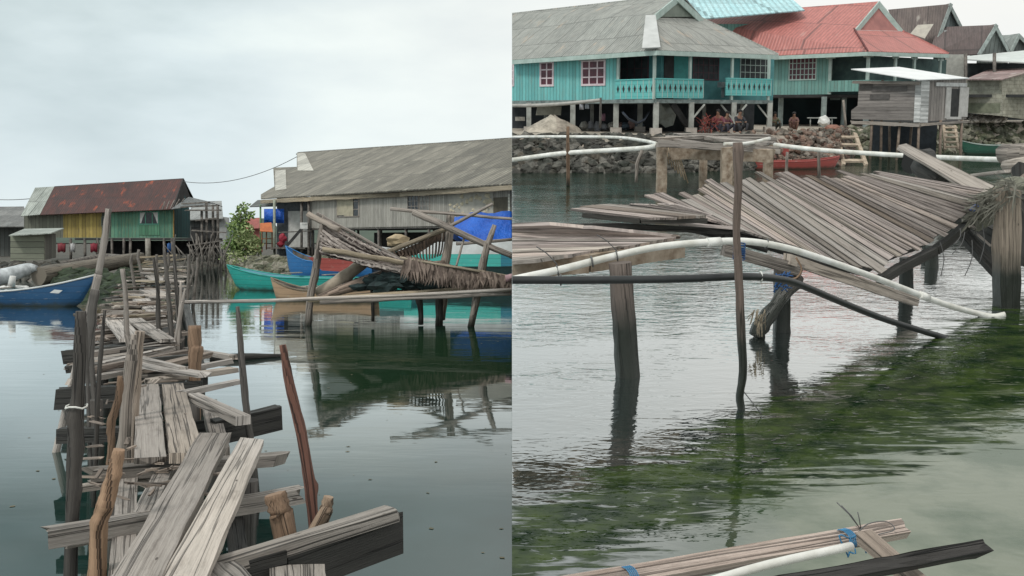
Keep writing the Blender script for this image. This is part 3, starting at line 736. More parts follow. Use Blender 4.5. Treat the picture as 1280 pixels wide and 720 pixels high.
# porch frame and grey building right of the green house
R_ = thing('porch_frame', at(262, 300, Y=97), 'rickety timber porch frame beside the green house', 'porch')
for x, y0, y1 in ((258, 252, 318), (266, 256, 316), (272, 258, 315), (246, 290, 322), (252, 262, 320)):
    m = MB(); m.tube([at(x, y0, Y=95), at(x+1, y1+16, Y=95)], .13, 6, .08); m.build('post', FARW, R_)
m = MB()
for a, b_ in (((226, 258), (274, 256)), ((228, 254), (262, 252)), ((236, 306), (278, 300)), ((240, 287), (282, 290)), ((232, 262), (276, 262)), ((244, 275), (270, 272)), ((250, 310), (285, 306))):
    m.plank(at(*a, Y=95), at(*b_, Y=94), .25, .12)
m.build('rail', FARW, R_)
m = MB(); m.slab([at(214, 261, Y=95), at(268, 254, Y=95), at(278, 258, Y=97), at(262, 252, Y=102), at(236, 246, Y=102)], .06); m.build('roof', corrug('porch_sheet', (.2, .21, .21), (.10, .11, .11)), R_)
R_ = thing('house', at(255, 300, Y=125), 'plain grey building behind the timber porch frame', 'house')
W = Wall(at(234, 300, Y=118), at(284, 300, Y=118))
m = MB(); W.facepx(m, [(234, 330), (278, 330), (278, 274), (234, 274)], .2); m.build('wall', boards('grey_wall', (.16, .17, .17), (.10, .11, .11), width=.6), R_)
m = MB(); W.facepx(m, [(273, 281), (287, 281), (287, 272), (279, 271), (273, 273)], .2, .3); W.rect(m, 275, 281, 284, 310, .0, .3); m.build('light_wall', plain('pale_grey_wall', (.4, .42, .42), (.3, .31, .3)), R_)
m = MB(); m.slab([at(232, 275, Y=117), at(279, 273, Y=117), at(277, 251, Y=124), at(242, 252, Y=124)], .1); m.build('roof', corrug('grey_roof', (.36, .37, .36), (.24, .25, .25), tile=(2, 6)), R_)
m = MB(); W.rect(m, 240, 284, 270, 300, .31, .33); m.build('opening', SHADE, R_)
# driftwood branches and posts in front of it
for k in range(13):
    x = 222+k*5+RND.uniform(-2, 2); Yk = 78+RND.uniform(-6, 8)
    m = MB(); b_ = at(x, 326, Y=Yk); b_.z = -.1
    m.tube([b_, b_+V((RND.uniform(-.3, .3), 0, 1.3)), b_+V((RND.uniform(-.7, .7), 0, 2.1+RND.uniform(0, .9)))], [.09, .07, .03], 5, .1)
    m.tube([b_+V((0, 0, 1.1)), b_+V((RND.uniform(-1, 1), 0, 2.1))], [.05, .02], 5, .1)
    m.build('mooring_stake', FARW, label='thin forked stake standing in the inlet by the porch frame', cat='stake', group='forked stakes in the inlet')

# tree and bush between the houses
LEAF = leafy('bush_leaf', (.12, .22, .06), (.30, .38, .14)); LEAF2 = leafy('pale_leaf', (.42, .46, .24), (.20, .28, .10))
R_ = thing('shrub', at(300, 320, Y=84), 'leafy green shrub between the porch and the grey house', 'shrub')
m = MB(); m.tube([at(300, 328, Y=84), at(302, 300, Y=84), at(300, 262, Y=84)], [.16, .1, .04], 6, .1); m.tube([at(301, 305, Y=84), at(292, 285, Y=84)], [.08, .03], 5, .1); m.tube([at(301, 300, Y=84), at(314, 288, Y=84)], [.08, .03], 5, .1); m.build('trunk', FARW, R_)
m = MB()
for x, y, r, n in ((300, 272, .75, 200), (303, 260, .5, 90), (312, 268, .4, 60), (296, 283, .8, 260), (307, 284, .6, 160), (290, 306, .75, 260), (300, 300, .95, 380), (313, 303, .85, 260), (297, 316, .8, 220), (310, 316, .8, 200)):
    m.leaves(at(x, y, Y=84), (r, r, r*.8), n, .30)
m.build('foliage', LEAF, R_)
m = MB(); m.leaves(at(308, 296, Y=82.8), (.8, .5, .9), 160, .34); m.leaves(at(318, 308, Y=82.8), (.7, .5, .8), 120, .34); m.build('pale_foliage', LEAF2, R_)
m = MB(); m.leaves(at(292, 322, Y=79), (1.2, .6, .5), 160, .22)
m.build('weeds', LEAF2, kind='stuff', label='low weeds on the rubble below the shrub')

# ================================================================== LEFT: grey stilt house
GS = 1.33
def atG(x, y, Y=None): return at(x, y, Y=Y*GS)
R_ = thing('stilt_house', atG(520, 330, Y=58), 'long weathered grey stilt house with a corrugated roof', 'house')
P0, P1 = atG(388, 300, Y=62), atG(660, 300, Y=46.5)
W = Wall(P0, P1)
zt, zb = W.uz(388, 245)[1], W.uz(440, 286.5)[1]
GW = boards('grey_wall_boards', (.46, .44, .395), (.33, .315, .28), (.14, .13, .115), .22, .5, var=.22)
m = MB(); W.face(m, 0, W.L, zb, zt+.05, .1); m.build('wall', GW, R_)
MOTTLE = corrug('old_corrugated_roof', (.30, .275, .225), (.15, .14, .115), (.42, .40, .33), .66, .42, (1.6, 3.4), .25, rib=.42)
eL, eR = atG(326, 248, Y=66.4), atG(655, 228.5, Y=45.6)
rM = atG(520, 182.5, Y=66)
pl = plane3(eL, eR, rM)
pts = [(326, 248), (655, 228.5), (655, 172.5), (371, 191.5), (371, 208.5), (341.5, 209.5), (343, 233), (326, 243)]
m = MB(); m.slab([hit(pl, *p) for p in pts], .09, udir=(eR-eL)); m.build('roof', MOTTLE, R_)
m = MB(); a, b_ = hit(pl, 655, 172.5), hit(pl, 371, 191.5); m.slab([a, b_, b_+V((4.5, 5, -3.4)), a+V((4.5, 5, -3.4))], .09); m.build('roof', MOTTLE, R_)['label'] = 'rear slope of the roof'
m = MB(); m.plank(hit(pl, 371, 191.2), hit(pl, 655, 172.3), .4, .1, up=(-.4, -.3, .8)); m.build('ridge_cap', plain('dark_ridge', (.06, .06, .06)), R_)
PSH = corrug('pale_sheet', (.62, .60, .53), (.44, .43, .39), None, .6, .2, (3, 3))
def lift(ps, h): return [hit((pl[0]+pl[1]*(h if pl[1].z > 0 else -h), pl[1]), *p) for p in ps]
m = MB(); m.slab(lift([(371.5, 191.5), (381, 191), (392, 213), (372, 213)], .06), .05); m.slab(lift([(344, 213), (357, 212), (358, 236), (344, 238)], .06), .05); m.build('patch_sheet', PSH, R_)
m = MB(); q = [atG(x, y, Y=Y_) for x, y, Y_ in ((326, 250, 66.3), (388, 246.5, 61.2), (500, 240.5, 54.2), (655, 230.5, 45.5))]
for a, b_ in zip(q, q[1:]): m.plank(a, b_, .08, .30, jit=.1)
m.build('fascia', BAMB, R_)
fr = px_window(W, 421, 244, 449, 271, GREY, GLASSY, R_, cols=3, rows=3, fw=.08)
for x0, y0, x1, y1 in ((422, 245, 431, 269), (431, 249, 442, 270)):
    m = MB(); W.rect(m, x0, y0, x1, y1, .03, .05, True); m.build('shutter_board', plain('dusty_tan', (.42, .38, .28), (.30, .27, .2)), fr)
px_window(W, 510, 239, 523.5, 264, GREY, GLASSY, R_, cols=3, rows=4, fw=.06)
px_window(W, 524.5, 239, 537.5, 263.5, GREY, plain('grey_pane', (.25, .25, .23), (.1, .1, .1)), R_, cols=3, rows=4, fw=.06)
m = MB(); W.rect(m, 562, 242, 617, 268, .0, .03); m.build('patch_panel', plain('grey_plaster', (.42, .40, .35), (.30, .29, .26), .9, 2), R_)
m = MB()
for k in range(26):
    x = RND.uniform(563, 612) if k % 3 else RND.uniform(606, 617); y = RND.uniform(243, 267); u, z = W.uz(x, y)
    m.rock(W.pt(u, z, .03), RND.uniform(.13, .29), (1, .25, .7), 1)
m.build('plaster_patches', plain('cream_plaster', (.60, .54, .40), (.45, .40, .30), .9, 3), R_)  # raised cream plaster patches on the panel
m = MB(); W.rect(m, 617, 247, 637, 268, .0, .02); m.build('opening', plain('brown_dark', (.10, .085, .06)), R_)
m = MB(); W.rect(m, 636.5, 230, 639, 268, .02, .1, True); m.build('post', PSH, R_)
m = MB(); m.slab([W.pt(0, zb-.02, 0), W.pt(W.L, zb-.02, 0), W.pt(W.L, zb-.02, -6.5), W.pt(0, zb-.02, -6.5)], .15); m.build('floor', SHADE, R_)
m = MB(); W.face(m, 0, W.L, .2, zb-.2, .1, -6); m.build('shade_screen', SHADE, R_)  # dark sheet added as the shaded space under the floor
for x in (388, 412, 440, 471, 505, 534, 551, 590, 625):
    for o_ in (-.15, -2.6):
        u, z = W.uz(x, 280); m = MB(); m.tube([W.pt(u, zb, o_), W.pt(u+.05, -.3, o_)], .10, 6, .08); m.build('stilt', FARW, R_)
# veranda at the left end
for x, Yv in ((343, 64.5), (377, 62.5), (386, 61.8)):
    m = MB(); m.tube([atG(x, 250, Y=Yv), atG(x, 352, Y=Yv)], .12, 6, .03); m.build('veranda_post', plain('pale_green_post', (.34, .38, .30), (.2, .21, .18)) if x == 343 else FARW, R_)
Wv = Wall(atG(340, 300, Y=66), atG(392, 300, Y=64.5))
m = MB(); Wv.facepx(m, [(346, 320), (392, 320), (392, 246), (346, 246)], .1); m.build('veranda_wall', plain('deep_grey', (.09, .10, .11), (.04, .045, .05)), R_)
m = MB(); Wv.rect(m, 361, 264, 387, 312, .02, .1); m.build('door', plain('pale_door', (.50, .50, .48), (.38, .38, .36)), R_)
m = MB(); m.hexa(atG(333, 311, Y=63), (3.4, -1.2, 0), (0, 4, 0), (0, 0, .12)); m.build('veranda_floor', FARW, R_)
m = MB(); m.slab([atG(312, 258, Y=68), atG(352, 257, Y=66), atG(352, 249, Y=70), atG(322, 250, Y=71)], .08); m.build('lean_to_roof', corrug('lean_sheet', (.2, .21, .2), (.1, .11, .11)), R_)
m = MB(); m.tube([atG(325.5, 256, Y=67.5), atG(326, 318, Y=67.5)], .09, 6); m.build('veranda_post', plain('green_post', (.16, .3, .14)), R_)
# things on the veranda
m = MB(); m.sheet([[atG(330+5*i, y, Y=65+.1*math.sin(i*2)) for i in range(6)] for y in (261, 270, 279)]); m.build('tarpaulin', TARP, label='small blue tarpaulin hung at the back of the veranda', cat='tarpaulin', solid=.02)
m = MB(); m.slab([atG(325, 279, Y=63), atG(339, 278, Y=63), atG(341, 290, Y=62.4), atG(325, 289, Y=62.4)], .05); m.build('awning', plain('orange_cloth', (.50, .15, .05), (.36, .10, .04)), label='orange cloth slung at the corner of the veranda', cat='cloth')
m = MB()
for x in (327, 333, 340): m.tube([atG(x, 290, Y=63), atG(x, 312, Y=63)], .06, 5)
m.hexa(atG(326, 299, Y=63), (.75, 0, 0), (0, .5, 0), (0, 0, .08)); m.build('table', plain('brown_table', (.28, .14, .07)), label='brown stick legged table under the orange cloth', cat='table')
m = MB(); m.rock(atG(353, 298, Y=63), .33, (1, 1, 1.1), 2); m.rock(atG(351, 305, Y=63), .3, (1, 1, .9), 2); m.build('sack', plain('red_sack', (.36, .03, .05), (.2, .02, .04)), label='red sacks standing on the veranda floor', cat='sack')
m = MB(); m.hexa(atG(375, 286, Y=61.5), (.6, 0, 0), (0, .4, 0), (0, 0, .5)); m.hexa(atG(376.5, 279.5, Y=61.45), (.42, 0, 0), (0, -.02, 0), (0, 0, .06)); m.build('cooler_box', WHITEB, label='white box on the shelf by the grey wall', cat='box')
m = MB(); m.plank(atG(348, 290, Y=61.8), atG(390, 288, Y=61.4), .4, .07); m.build('shelf', FARW, label='wooden shelf plank across the veranda', cat='shelf')
m = MB(); m.plank(atG(357, 309, Y=61.3), atG(376, 287, Y=61.3), .22, .1, up=(0, -1, 0)); m.build('brace_board', SHADE, label='black diagonal board leaning below the shelf', cat='board')
m = MB(); m.slab([at(306, 273, Y=100), at(326, 272, Y=100), at(328, 285, Y=98), at(306, 286, Y=98)], .1); m.slab([at(306, 286, Y=98.4), at(328, 285, Y=98.4), at(328, 315, Y=98.4), at(306, 315, Y=98.4)], .1)
m.build('shed', plain('faded_red', (.42, .13, .11), (.3, .1, .09)), label='small faded red shed behind the shrub', cat='shed')
# cable between the houses
def sagcable(a, b_, sag, r, label):
    pts = [a.lerp(b_, i/14)+V((0, 0, -sag*4*(i/14)*(1-i/14))) for i in range(15)]
    m = MB(); m.tube(pts, r, 5); return m.build('cable', WIRE, label=label, cat='cable')
sagcable(at(230, 227, Y=101), at(371, 196, Y=90), .9, .03, 'thin overhead cable running between the two left roofs')
sagcable(at(-20, 248, Y=130), at(50, 247, Y=103), .2, .04, 'thin overhead cable left of the rusty roof')
# ================================================================== LEFT: net rack standing in the water
side('L')
YN = 33.0
RK = .80
def stake(name, pts, r, m_, label, cat='stake', jit=.13, n=9, sub=3, knots=2, group=None):
    r = [q*RK for q in r]
    mb = MB(); mb.tube(pts, r, n, jit, sub=sub, knots=knots); return mb.build(name, m_, label=label, cat=cat, group=group)
def A(x, y, Y=YN): return at(x, y, Y=Y*.87)
stake('stake', [A(404, 268), A(399, 300), A(394, 335)+V((0, .1, 0)), A(388, 372), A(384, 405)+V((0, 0, -.2))], [.02, .10, .15, .14, .13], POSTL, 'thick split grey stake with a pale pointed tip holding the net')
stake('stake', [A(564, 264, 34), A(560, 305, 34), A(554, 345, 34), A(551, 400, 34)], [.13, .15, .16, .14], POSTL, 'stout pale stake behind the thatch where the poles cross')
stake('stake', [A(618, 281, 32.5), A(606, 318, 32.5), A(598, 360, 32.5), A(588, 410, 32.5)], [.07, .13, .13, .11], POSTL, 'leaning forked stake in front of the blue tarpaulin')
stake('stake', [A(607, 303, 32.4), A(598, 360, 32.4)], [.05, .1], POSTL, 'short stub lashed to the leaning forked stake')
for x0, y0, x1, y1, r, lb in ((463, 350, 466, 398, .05, 'thin'), (523, 362, 526, 402, .09, 'dark'), (547, 330, 549, 404, .13, 'thick dark')):
    stake('stake', [A(x0, y0), A((x0+x1)/2+1, (y0+y1)/2), A(x1, y1+4)], [r, r*1.1, r], DARK, lb + ' short prop under the bamboo platform', jit=.1)
def pole(p, q, r, label, m_=BAMB, cat='pole', r2=None, sag=0, name='pole', group=None):
    p, q = V(p), V(q); pts = [p.lerp(q, i/8)+V((0, 0, -sag*4*(i/8)*(1-i/8)+RND.uniform(-1, 1)*r*.15)) for i in range(9)]
    r *= .8; r2 = r2*.8 if r2 else r; mb = MB(); mb.tube(pts, [r+(r2-r)*i/8 for i in range(9)], 7, .05); return mb.build(name, m_, label=label, cat=cat, group=group)
pole(A(228, 378, 31), A(660, 361, 31), .065, 'long pale bamboo pole running across the water to the jetty', PALE, sag=.05)
pole(A(385, 375, 32.6), A(660, 358, 32.6), .10, 'bamboo pole forming the front edge of the net platform')
pole(A(400, 378, 32.2), A(660, 366.5, 32.2), .07, 'lower darker bamboo pole under the net platform edge', GREY)
pole(A(420, 372, 33.8), A(660, 352, 33.8), .09, 'rear bamboo pole of the net platform', GREY)
pole(A(517, 265, 33.6), A(655, 327, 32.0), .13, 'thick pale pole sloping down in front of the blue tarpaulin', POSTL, r2=.10)
pole(A(488, 261, 33.9), A(655, 275, 33.5), .07, 'thin dark pole lying level over the blue tarpaulin', GREY, r2=.05)
pole(A(616, 255, 33.3), A(556, 286, 33.6), .05, 'thin fork branch pointing up to the right wall opening', GREY, r2=.07)
pole(A(558, 286, 33.7), A(484, 315, 34.2), .09, 'outrigger pole dropping left from the crossing stakes', BAMB)
pole(A(570, 305, 33.9), A(655, 298, 33.9), .06, 'level grey rail just under the blue tarpaulin', GREY)
pole(A(385, 268, 33.2), A(424, 288, 32.8), .11, 'short thick pole end on top of the net', POSTL)
pole(A(396, 267, 33.4), A(512, 330, 33.6), .06, 'long thin ridge pole carrying the net', GREY)
pole(A(403, 311, 32.4), A(512, 330, 32.6), .09, 'lower boom of the fishing net', BAMB)
pole(A(580, 298, 33), A(570, 334, 33), .04, 'thin prop between the stakes under the tarpaulin', GREY)
pole(A(500, 322, 32.2), A(655, 349, 32.0), .045, 'pole from which the palm thatch hangs', BAMB)
# fishing net: fan of ropes with mesh between
NET = plain('old_net_rope', (.46, .41, .375), (.20, .17, .155), .9, 8, .3)
m = MB(); cols = []
a0, a1, c0, c1 = A(401, 273, 33.3), A(400, 312, 32.5), A(514, 331, 33.5), A(500, 340, 32.6)
NA, NB = 27, 34
def netp(i, j):
    f, h = i/(NA-1), j/(NB-1)
    p = a0.lerp(a1, f).lerp(c0.lerp(c1, f), h)
    p += V((0, 0, -.20*math.sin(math.pi*h)*math.sin(math.pi*f)+.05*math.sin(i*2.1+h*5))) + V((0, .22*math.sin(i*1.1+h*3)*math.sin(math.pi*h), 0))
    p += V((mnoise.noise(V((i*3.1, j*1.7, 0))), mnoise.noise(V((i*1.3, j*2.7, 5))), mnoise.noise(V((i*2.3, j*1.9, 9)))))*.03
    return p
for i in range(NA): m.tube([netp(i, j) for j in range(NB)], .022 if i % 5 else .04, 4, .2, smooth=False)
for j in range(0, NB, 2):
    m.tube([netp(i+.0, (j+(.9 if i % 2 else 0))) for i in range(NA)], .019, 4, .2, smooth=False)
fn = m.build('fishing_net', NET, label='brown rope fishing net fanned out between a stake and a boom', cat='net')
m = MB(); m.sheet([[netp(i, j)+V((0, .10, -.08)) for j in range(0, NB, 3)] for i in range(0, NA, 2)], False); m.build('added_net_backing', plain('net_shade', (.10, .075, .07), (.05, .04, .037), .9, 6), fn)  # dark sheet added behind the ropes so the net reflects dark
# second smaller dark net slung at right of it
m = MB()
for i in range(16):
    p = A(492+i*4.5, 314-i*1.7, 34.1); q = A(505+i*3.2, 322-abs(i-8)*1.1, 34.0)
    m.tube([p, p.lerp(q, .5)+V((0, 0, -.22)), q+V((0, 0, -.1))], .03, 4, .2, smooth=False)
m.sheet([[A(488+i*8, 318-i*3.3+k*(7-abs(i-4)*.9), 34.3) for i in range(9)] for k in range(3)], False)
m.build('fishing_net', plain('dark_net', (.10, .07, .05), (.03, .025, .02), .9, 6), label='small dark net bundle slung under the outrigger pole', cat='net')
# palm thatch hanging in a fringe
def thatch(x0, y0, x1, y1, Y, n, ln, m_, label):
    m = MB()
    for _ in range(n):
        f = RND.random(); p = A(x0+(x1-x0)*f, y0+(y1-y0)*f, Y)+V((0, RND.uniform(-.15, .15), RND.uniform(-.03, .05)))
        L_ = ln*RND.uniform(.5, 1.15); d = V((RND.uniform(-.35, .35), RND.uniform(-.25, .1), -1)).normalized()*L_
        s_ = V((.035*RND.uniform(.6, 1.4), .01, 0)); mid = p+d*.5+V((RND.uniform(-.06, .06), 0, 0))
        m.poly([p-s_*.6, p+s_*.6, mid+s_, mid-s_]); m.poly([mid-s_, mid+s_, p+d])
    return m.build('palm_thatch', m_, label=label, cat='thatch')
TH = leafy('dry_palm', (.30, .235, .195), (.11, .08, .066))
thatch(508, 322, 600, 340, 32.3, 900, .58, TH, 'brown palm frond fringe hanging between the two stakes')
thatch(600, 339, 655, 350, 32.1, 380, .42, TH, 'reddish palm frond fringe right of the leaning stake')
# heaps on the platform
m = MB()
for _ in range(120):
    f = RND.random(); c = A(436+f*130, 361-f*6, 33.3)+V((0, RND.uniform(-.5, .5), RND.random()*.35*math.sin(math.pi*min(1, f+.1))))
    m.rock(c, RND.uniform(.12, .24), (1.6, 1, .7), 1)
m.build('net_heap', plain('dark_green_net', (.03, .055, .055), (.012, .02, .022), .9, 5, .8), label='dark green net heaped on the bamboo platform', cat='net')
log('bundle', [A(395, 368, 33.4), A(430, 347, 33.6), A(456, 327, 34.0), A(478, 318, 34.2)], [.19, .21, .17, .1], plain('grey_brown_cloth', (.44, .38, .30), (.24, .20, .16), .9, 2.2, .8), 'pale cloth wrapped bundle sloping beside the split stake', cat='bundle', jit=.12)
log('log', [A(398, 373, 33.0), A(440, 358, 33.0), A(500, 338, 33.4), A(556, 328, 33.8)], [.10, .16, .15, .07], wood('reddish_log', (.10, .07, .055), (.40, .31, .25)), 'long reddish driftwood log lying under the net')
log('log', [A(405, 366, 33.6), A(470, 345, 34), A(530, 333, 34.2)], [.07, .11, .08], GREY, 'thin grey log behind the reddish driftwood')
log('float', [A(632, 348, 31.9), A(655, 343, 31.9)], [.10, .12], plain('pinkish_float', (.5, .32, .34)), 'pinkish float at the end of the thatch', cat='float')
m = MB(); c = A(497, 300, 34.6); m.rock(c, .26, (1.1, .8, .7), 2); m.tube([c+V((-.3, 0, -.12)), c+V((.34, 0, -.12))], .07, 6); m.build('float_bundle', plain('tan_float', (.48, .38, .24)), label='round tan float on top of the outrigger pole', cat='float')

RK = .9
# ================================================================== LEFT: the broken plank jetty
def Z(y, z): return y
def L0(x, y, z=.85): return at(x, y, z=z)
def plk(name, a, b_, w0, w1=None, z0=.86, z1=None, t=.035, mt=GREY, parent=None, label=None, cat=None, group=None, jit=.05, rag=.4, tilt=0.0, px=False):
    """plank between two picture points lying at heights z0, z1; widths in metres"""
    z1 = z0 if z1 is None else z1
    mb = MB(); mb.plank(L0(*a, z0), L0(*b_, z1), w0, t, w1=w1, jit=jit, rag=rag, tilt=tilt)
    return mb.build(name, mt, parent, label=label, cat=cat, group=group)
J = thing('jetty', (-5, 14, 0), 'ruined timber jetty of grey cross beams running to the stilt houses', 'jetty')
def P(*a, **k): return plk(*a, parent=J, **k)
# near cross beams
P('cross_beam', (68, 660), (376, 609), .13, z0=.72, t=.10, mt=BEAM, rag=.9)
P('cross_beam', (84, 672), (300, 628), .07, z0=.64, t=.06, mt=BEAM, rag=.9)
P('cross_beam', (106, 586), (356, 566), .16, z0=.70, t=.09, mt=BEAM, rag=.7)
P('cross_beam', (95, 607), (240, 585), .08, z0=.6, t=.05, mt=GREY)
def face_beam(x0, y0, x1, y1, h_px, Y, w_, mt, nm='cross_beam', dY=0.0):
    """timber standing on edge: upper front edge from (x0,y0) to (x1,y1)"""
    p, q = at(x0, y0, Y=Y), at(x1, y1, Y=Y+dY); h = h_px*pxm(Y)
    mb = MB(); d = (q-p).normalized(); up = V((0, 0, 1)); mb.plank(p+V((0, w_/2, 0)), q+V((0, w_/2, 0)), w_, h, up=up, jit=.03, rag=.15)
    return mb.build(nm, mt, J)
face_beam(67, 487, 250, 478, 26, 11.4, .16, DARK)
face_beam(70, 537, 205, 533, 18, 9.4, .12, DARK)
face_beam(262, 527, 347, 508, 31, 10.0, .14, DARK, dY=.4)
face_beam(76, 439, 175, 430, 17, 15.2, .16, DARK)
face_beam(80, 458, 250, 442, 9, 13.5, .12, DARK)
P('cross_beam', (238, 640), (318, 622), .10, z0=.45, t=.2, mt=DARK)
P('cross_beam', (210, 530), (320, 520), .10, z0=.45, t=.2, mt=DARK)
# dark timbers under the near planks
P('bearer', (160, 590), (150, 760), .14, z0=.62, t=.1, mt=GREY)
P('bearer', (288, 600), (300, 700), .12, z0=.35, t=.1, mt=DARK)
P('bearer', (262, 500), (276, 560), .16, z0=.6, t=.1, mt=GREY)
# big timber at the lower right: pale top edge and a black face
mb = MB(); p, q = at(248, 708, Y=5.05), at(496, 632, Y=5.9)
mb.plank(p, q, .13, .07, jit=.06, rag=.5); mb.build('edge_beam', BEAM, J)
mb = MB(); mb.plank(at(352, 690, Y=5.30)+V((0, .05, 0)), at(497, 642, Y=5.88)+V((0, .05, 0)), .07, .24, jit=.02, rag=.1); mb.build('edge_beam', DARK, J)
mb = MB(); mb.plank(at(250, 716, Y=5.0)+V((0, .05, 0)), at(352, 690, Y=5.28)+V((0, .05, 0)), .07, .16, jit=.02, rag=.1); mb.build('edge_beam', DARK, J)
# cross slats of the middle stretch: (x0, y0, x1, y1, width)
sl_ = [(108, 441, 226, 423, .22), (107, 460, 234, 437, .20), (90, 474, 176, 459, .18), (128, 452, 214, 433, .15), (170, 462, 262, 440, .2), (186, 474, 293, 459, .24),
       (120, 422, 250, 414, .22), (118, 414, 212, 404, .26), (121, 407, 218, 399, .3), (125, 400, 214, 393, .3), (124, 393, 212, 387, .34), (128, 387, 224, 381, .34), (130, 380, 216, 376, .38),
       (136, 374, 222, 371, .4), (138, 369, 226, 366, .42), (142, 364, 224, 362, .42), (146, 359, 226, 357, .5), (150, 355, 226, 353, .5), (156, 350, 228, 349, .55), (160, 346, 228, 345, .6),
       (165, 342, 230, 341, .7), (168, 338.5, 231, 338, .7), (232, 434, 292, 444, .12), (215, 463, 290, 448, .16), (100, 466, 168, 450, .12)]
for i, (x0, y0, x1, y1, wd) in enumerate(sl_):
    P('slat', (x0, y0), (x1, y1), wd*RND.uniform(.45, .95), z0=.82+RND.uniform(-.07, .09), z1=.82+RND.uniform(-.09, .09), t=.06, mt=(GREY, BRG, GREY, PALE, BRG)[i % 5], rag=.6)
for i, (x0, y0, x1, y1) in enumerate([(150, 482, 182, 340), (205, 470, 212, 345), (252, 470, 226, 350)]):
    P('bearer', (x0, y0), (x1, y1), .16, z0=.62, t=.16, mt=DARK)
for i in range(40):
    y = 334+RND.random()**1.4*70; xc = 205-(y-336)*.45; wd = 28+(y-336)*.35
    x0 = xc+RND.uniform(-wd, wd*.2); a = RND.uniform(-3, 3)
    P('slat', (x0, y), (x0+RND.uniform(.5, 1.1)*wd, y+a), RND.uniform(.16, .32), z0=.92+RND.uniform(-.05, .16), t=.05, mt=(PALE, BRG, BAMB, GREY)[i % 4], rag=.9)
for i in range(42):  # extra lower slats, mostly dark, added to block bright water between boards
    y = 372+RND.random()*100; xc = 170+(400-y)*.12; wd = 45+(y-372)*.28
    x0 = xc-wd+RND.uniform(-10, 25); a = RND.uniform(-14, 2)
    P('slat', (x0, y), (x0+RND.uniform(.8, 1.7)*wd, y+a), RND.uniform(.10, .24), z0=.76+RND.uniform(-.12, .08), t=.06, mt=(DARK, BRG, POST, BEAM, BRG)[i % 5], rag=.9)
# short piles that carry it
for x, y, z in ((118, 500, .7), (240, 495, .7), (128, 455, .7), (250, 455, .7), (140, 420, .7), (226, 415, .7), (150, 390, .7), (225, 385, .7), (160, 365, .7), (228, 362, .7), (200, 540, .7), (270, 545, .7), (140, 600, .6), (310, 600, .6), (175, 640, .6), (330, 690, .6)):
    p = L0(x, y, z); mb = MB(); mb.tube([p, p+V((RND.uniform(-.05, .05), 0, -1.6))], .08, 8, .1, sub=2); mb.build('pile', POST, J)
# loose planks one could lift
def LP(a, b_, w0, w1=None, z0=.9, z1=None, mt=GREY, label='', t=.05, **k):
    return plk('loose_plank', a, b_, w0, w1, z0, z1, t, mt, None, label, 'plank', 'loose planks on the broken jetty', **k)
LP((269, 541), (163, 735), .235, .22, .93, .88, GREY, 'long grey plank sloping down left, left one of the big crossing pair', rag=.25)
LP((315, 548), (205, 770), .17, .21, .97, .86, PALE, 'long pale plank beside it on the right, with a sharp torn tip', rag=.5)
LP((185, 480), (188, 571), .215, .215, .88, .87, GREY, 'broad smooth grey plank on the left of the short pair', rag=.12)
LP((216, 480), (233, 566), .215, .23, .89, .89, wood('fibrous_wood', (.11, .09, .075), (.45, .39, .335), fine=1.3), 'broad fibrous plank with a ragged lower end beside the smooth one', rag=.35, t=.07)
LP((241, 491), (304, 520), .11, .13, .88, .86, PALE, 'pale plank with a blunt end pointing right at the black beam', rag=.2, t=.08)
LP((226, 489), (300, 474), .11, .09, .9, .86, PALE, 'pale narrow plank lying under the thin right hand stake', rag=.3)
LP((175, 453), (255, 466), .20, .14, .93, .93, PALE, 'pale split plank crossing in the middle of the jetty', rag=.5)
LP((172, 445), (232, 459), .10, .08, .98, .96, PALE, 'narrow pale offcut resting on the split plank', rag=.8)
LP((142, 397), (165, 423), .33, .36, .92, .9, PALE, 'whitish wide board angled behind the forked pale stake', rag=.3)
LP((165, 397), (210, 424), .30, .22, .94, .92, PALE, 'long pinkish white board behind the brown stump', rag=.3)
LP((176, 373), (198, 393), .36, .3, .97, .92, PALE, 'short white board lying askew on the far slats', rag=.3)
LP((190, 344), (204, 352), .5, .5, 1.05, 1.0, PALE, 'small pale board near the far end of the jetty', rag=.3)
LP((186, 362), (200, 367), .5, .6, .98, .95, GREY, 'wide grey board lying flat on the far slats', rag=.3)
LP((258, 700), (300, 740), .24, .24, .80, .80, BEAM, 'sawn grey board end at the bottom edge left of the gap', rag=.1, t=.08)
LP((372, 706), (374, 745), .27, .27, .72, .72, BEAM, 'sawn pale board end at the bottom edge under the big timber', rag=.1, t=.08)
LP((230, 620), (298, 640), .1, .08, .55, .5, DARK, 'wet dark batten lying low between the cross beams', rag=.3)
LP((206, 585), (178, 640), .12, .12, .74, .72, GREY, 'short grey board under the long crossing pair', rag=.3)
# tall stakes
def stk(pts, Yb, rpx, mt, label, **k):
    """stake through picture points at about distance Yb; radii in pixels"""
    P_ = [at(x, y, Y=Yb+(dy if len(p) > 2 else 0)) for p in pts for x, y, dy in [(p[0], p[1], p[2] if len(p) > 2 else 0)]]
    last = P_[-1]
    if last.z > -.3:
        prev = P_[-2]; d = (last-prev); d = d/abs(d.z) if abs(d.z) > .01 else V((0, 0, -1)); P_.append(last+d*(last.z+.4))
    r = [q*pxm(Yb) for q in rpx]
    while len(r) < len(P_): r.append(r[-1])
    return stake('stake', P_, r, mt, label, sub=5, **k)
stk([(101, 389), (100, 440), (97, 510), (93, 570), (91, 640), (88, 720), (87, 760)], 6.2, [7, 8.5, 8.5, 10, 9, 9, 9], POST, 'tall thick dark grey stake at the left edge of the jetty', jit=.07, n=14, knots=4)
stk([(94, 572), (106, 585), (110, 577)], 6.1, [5, 5, 2], POST, 'knotty stub branch on the thick dark stake', knots=0) if False else None
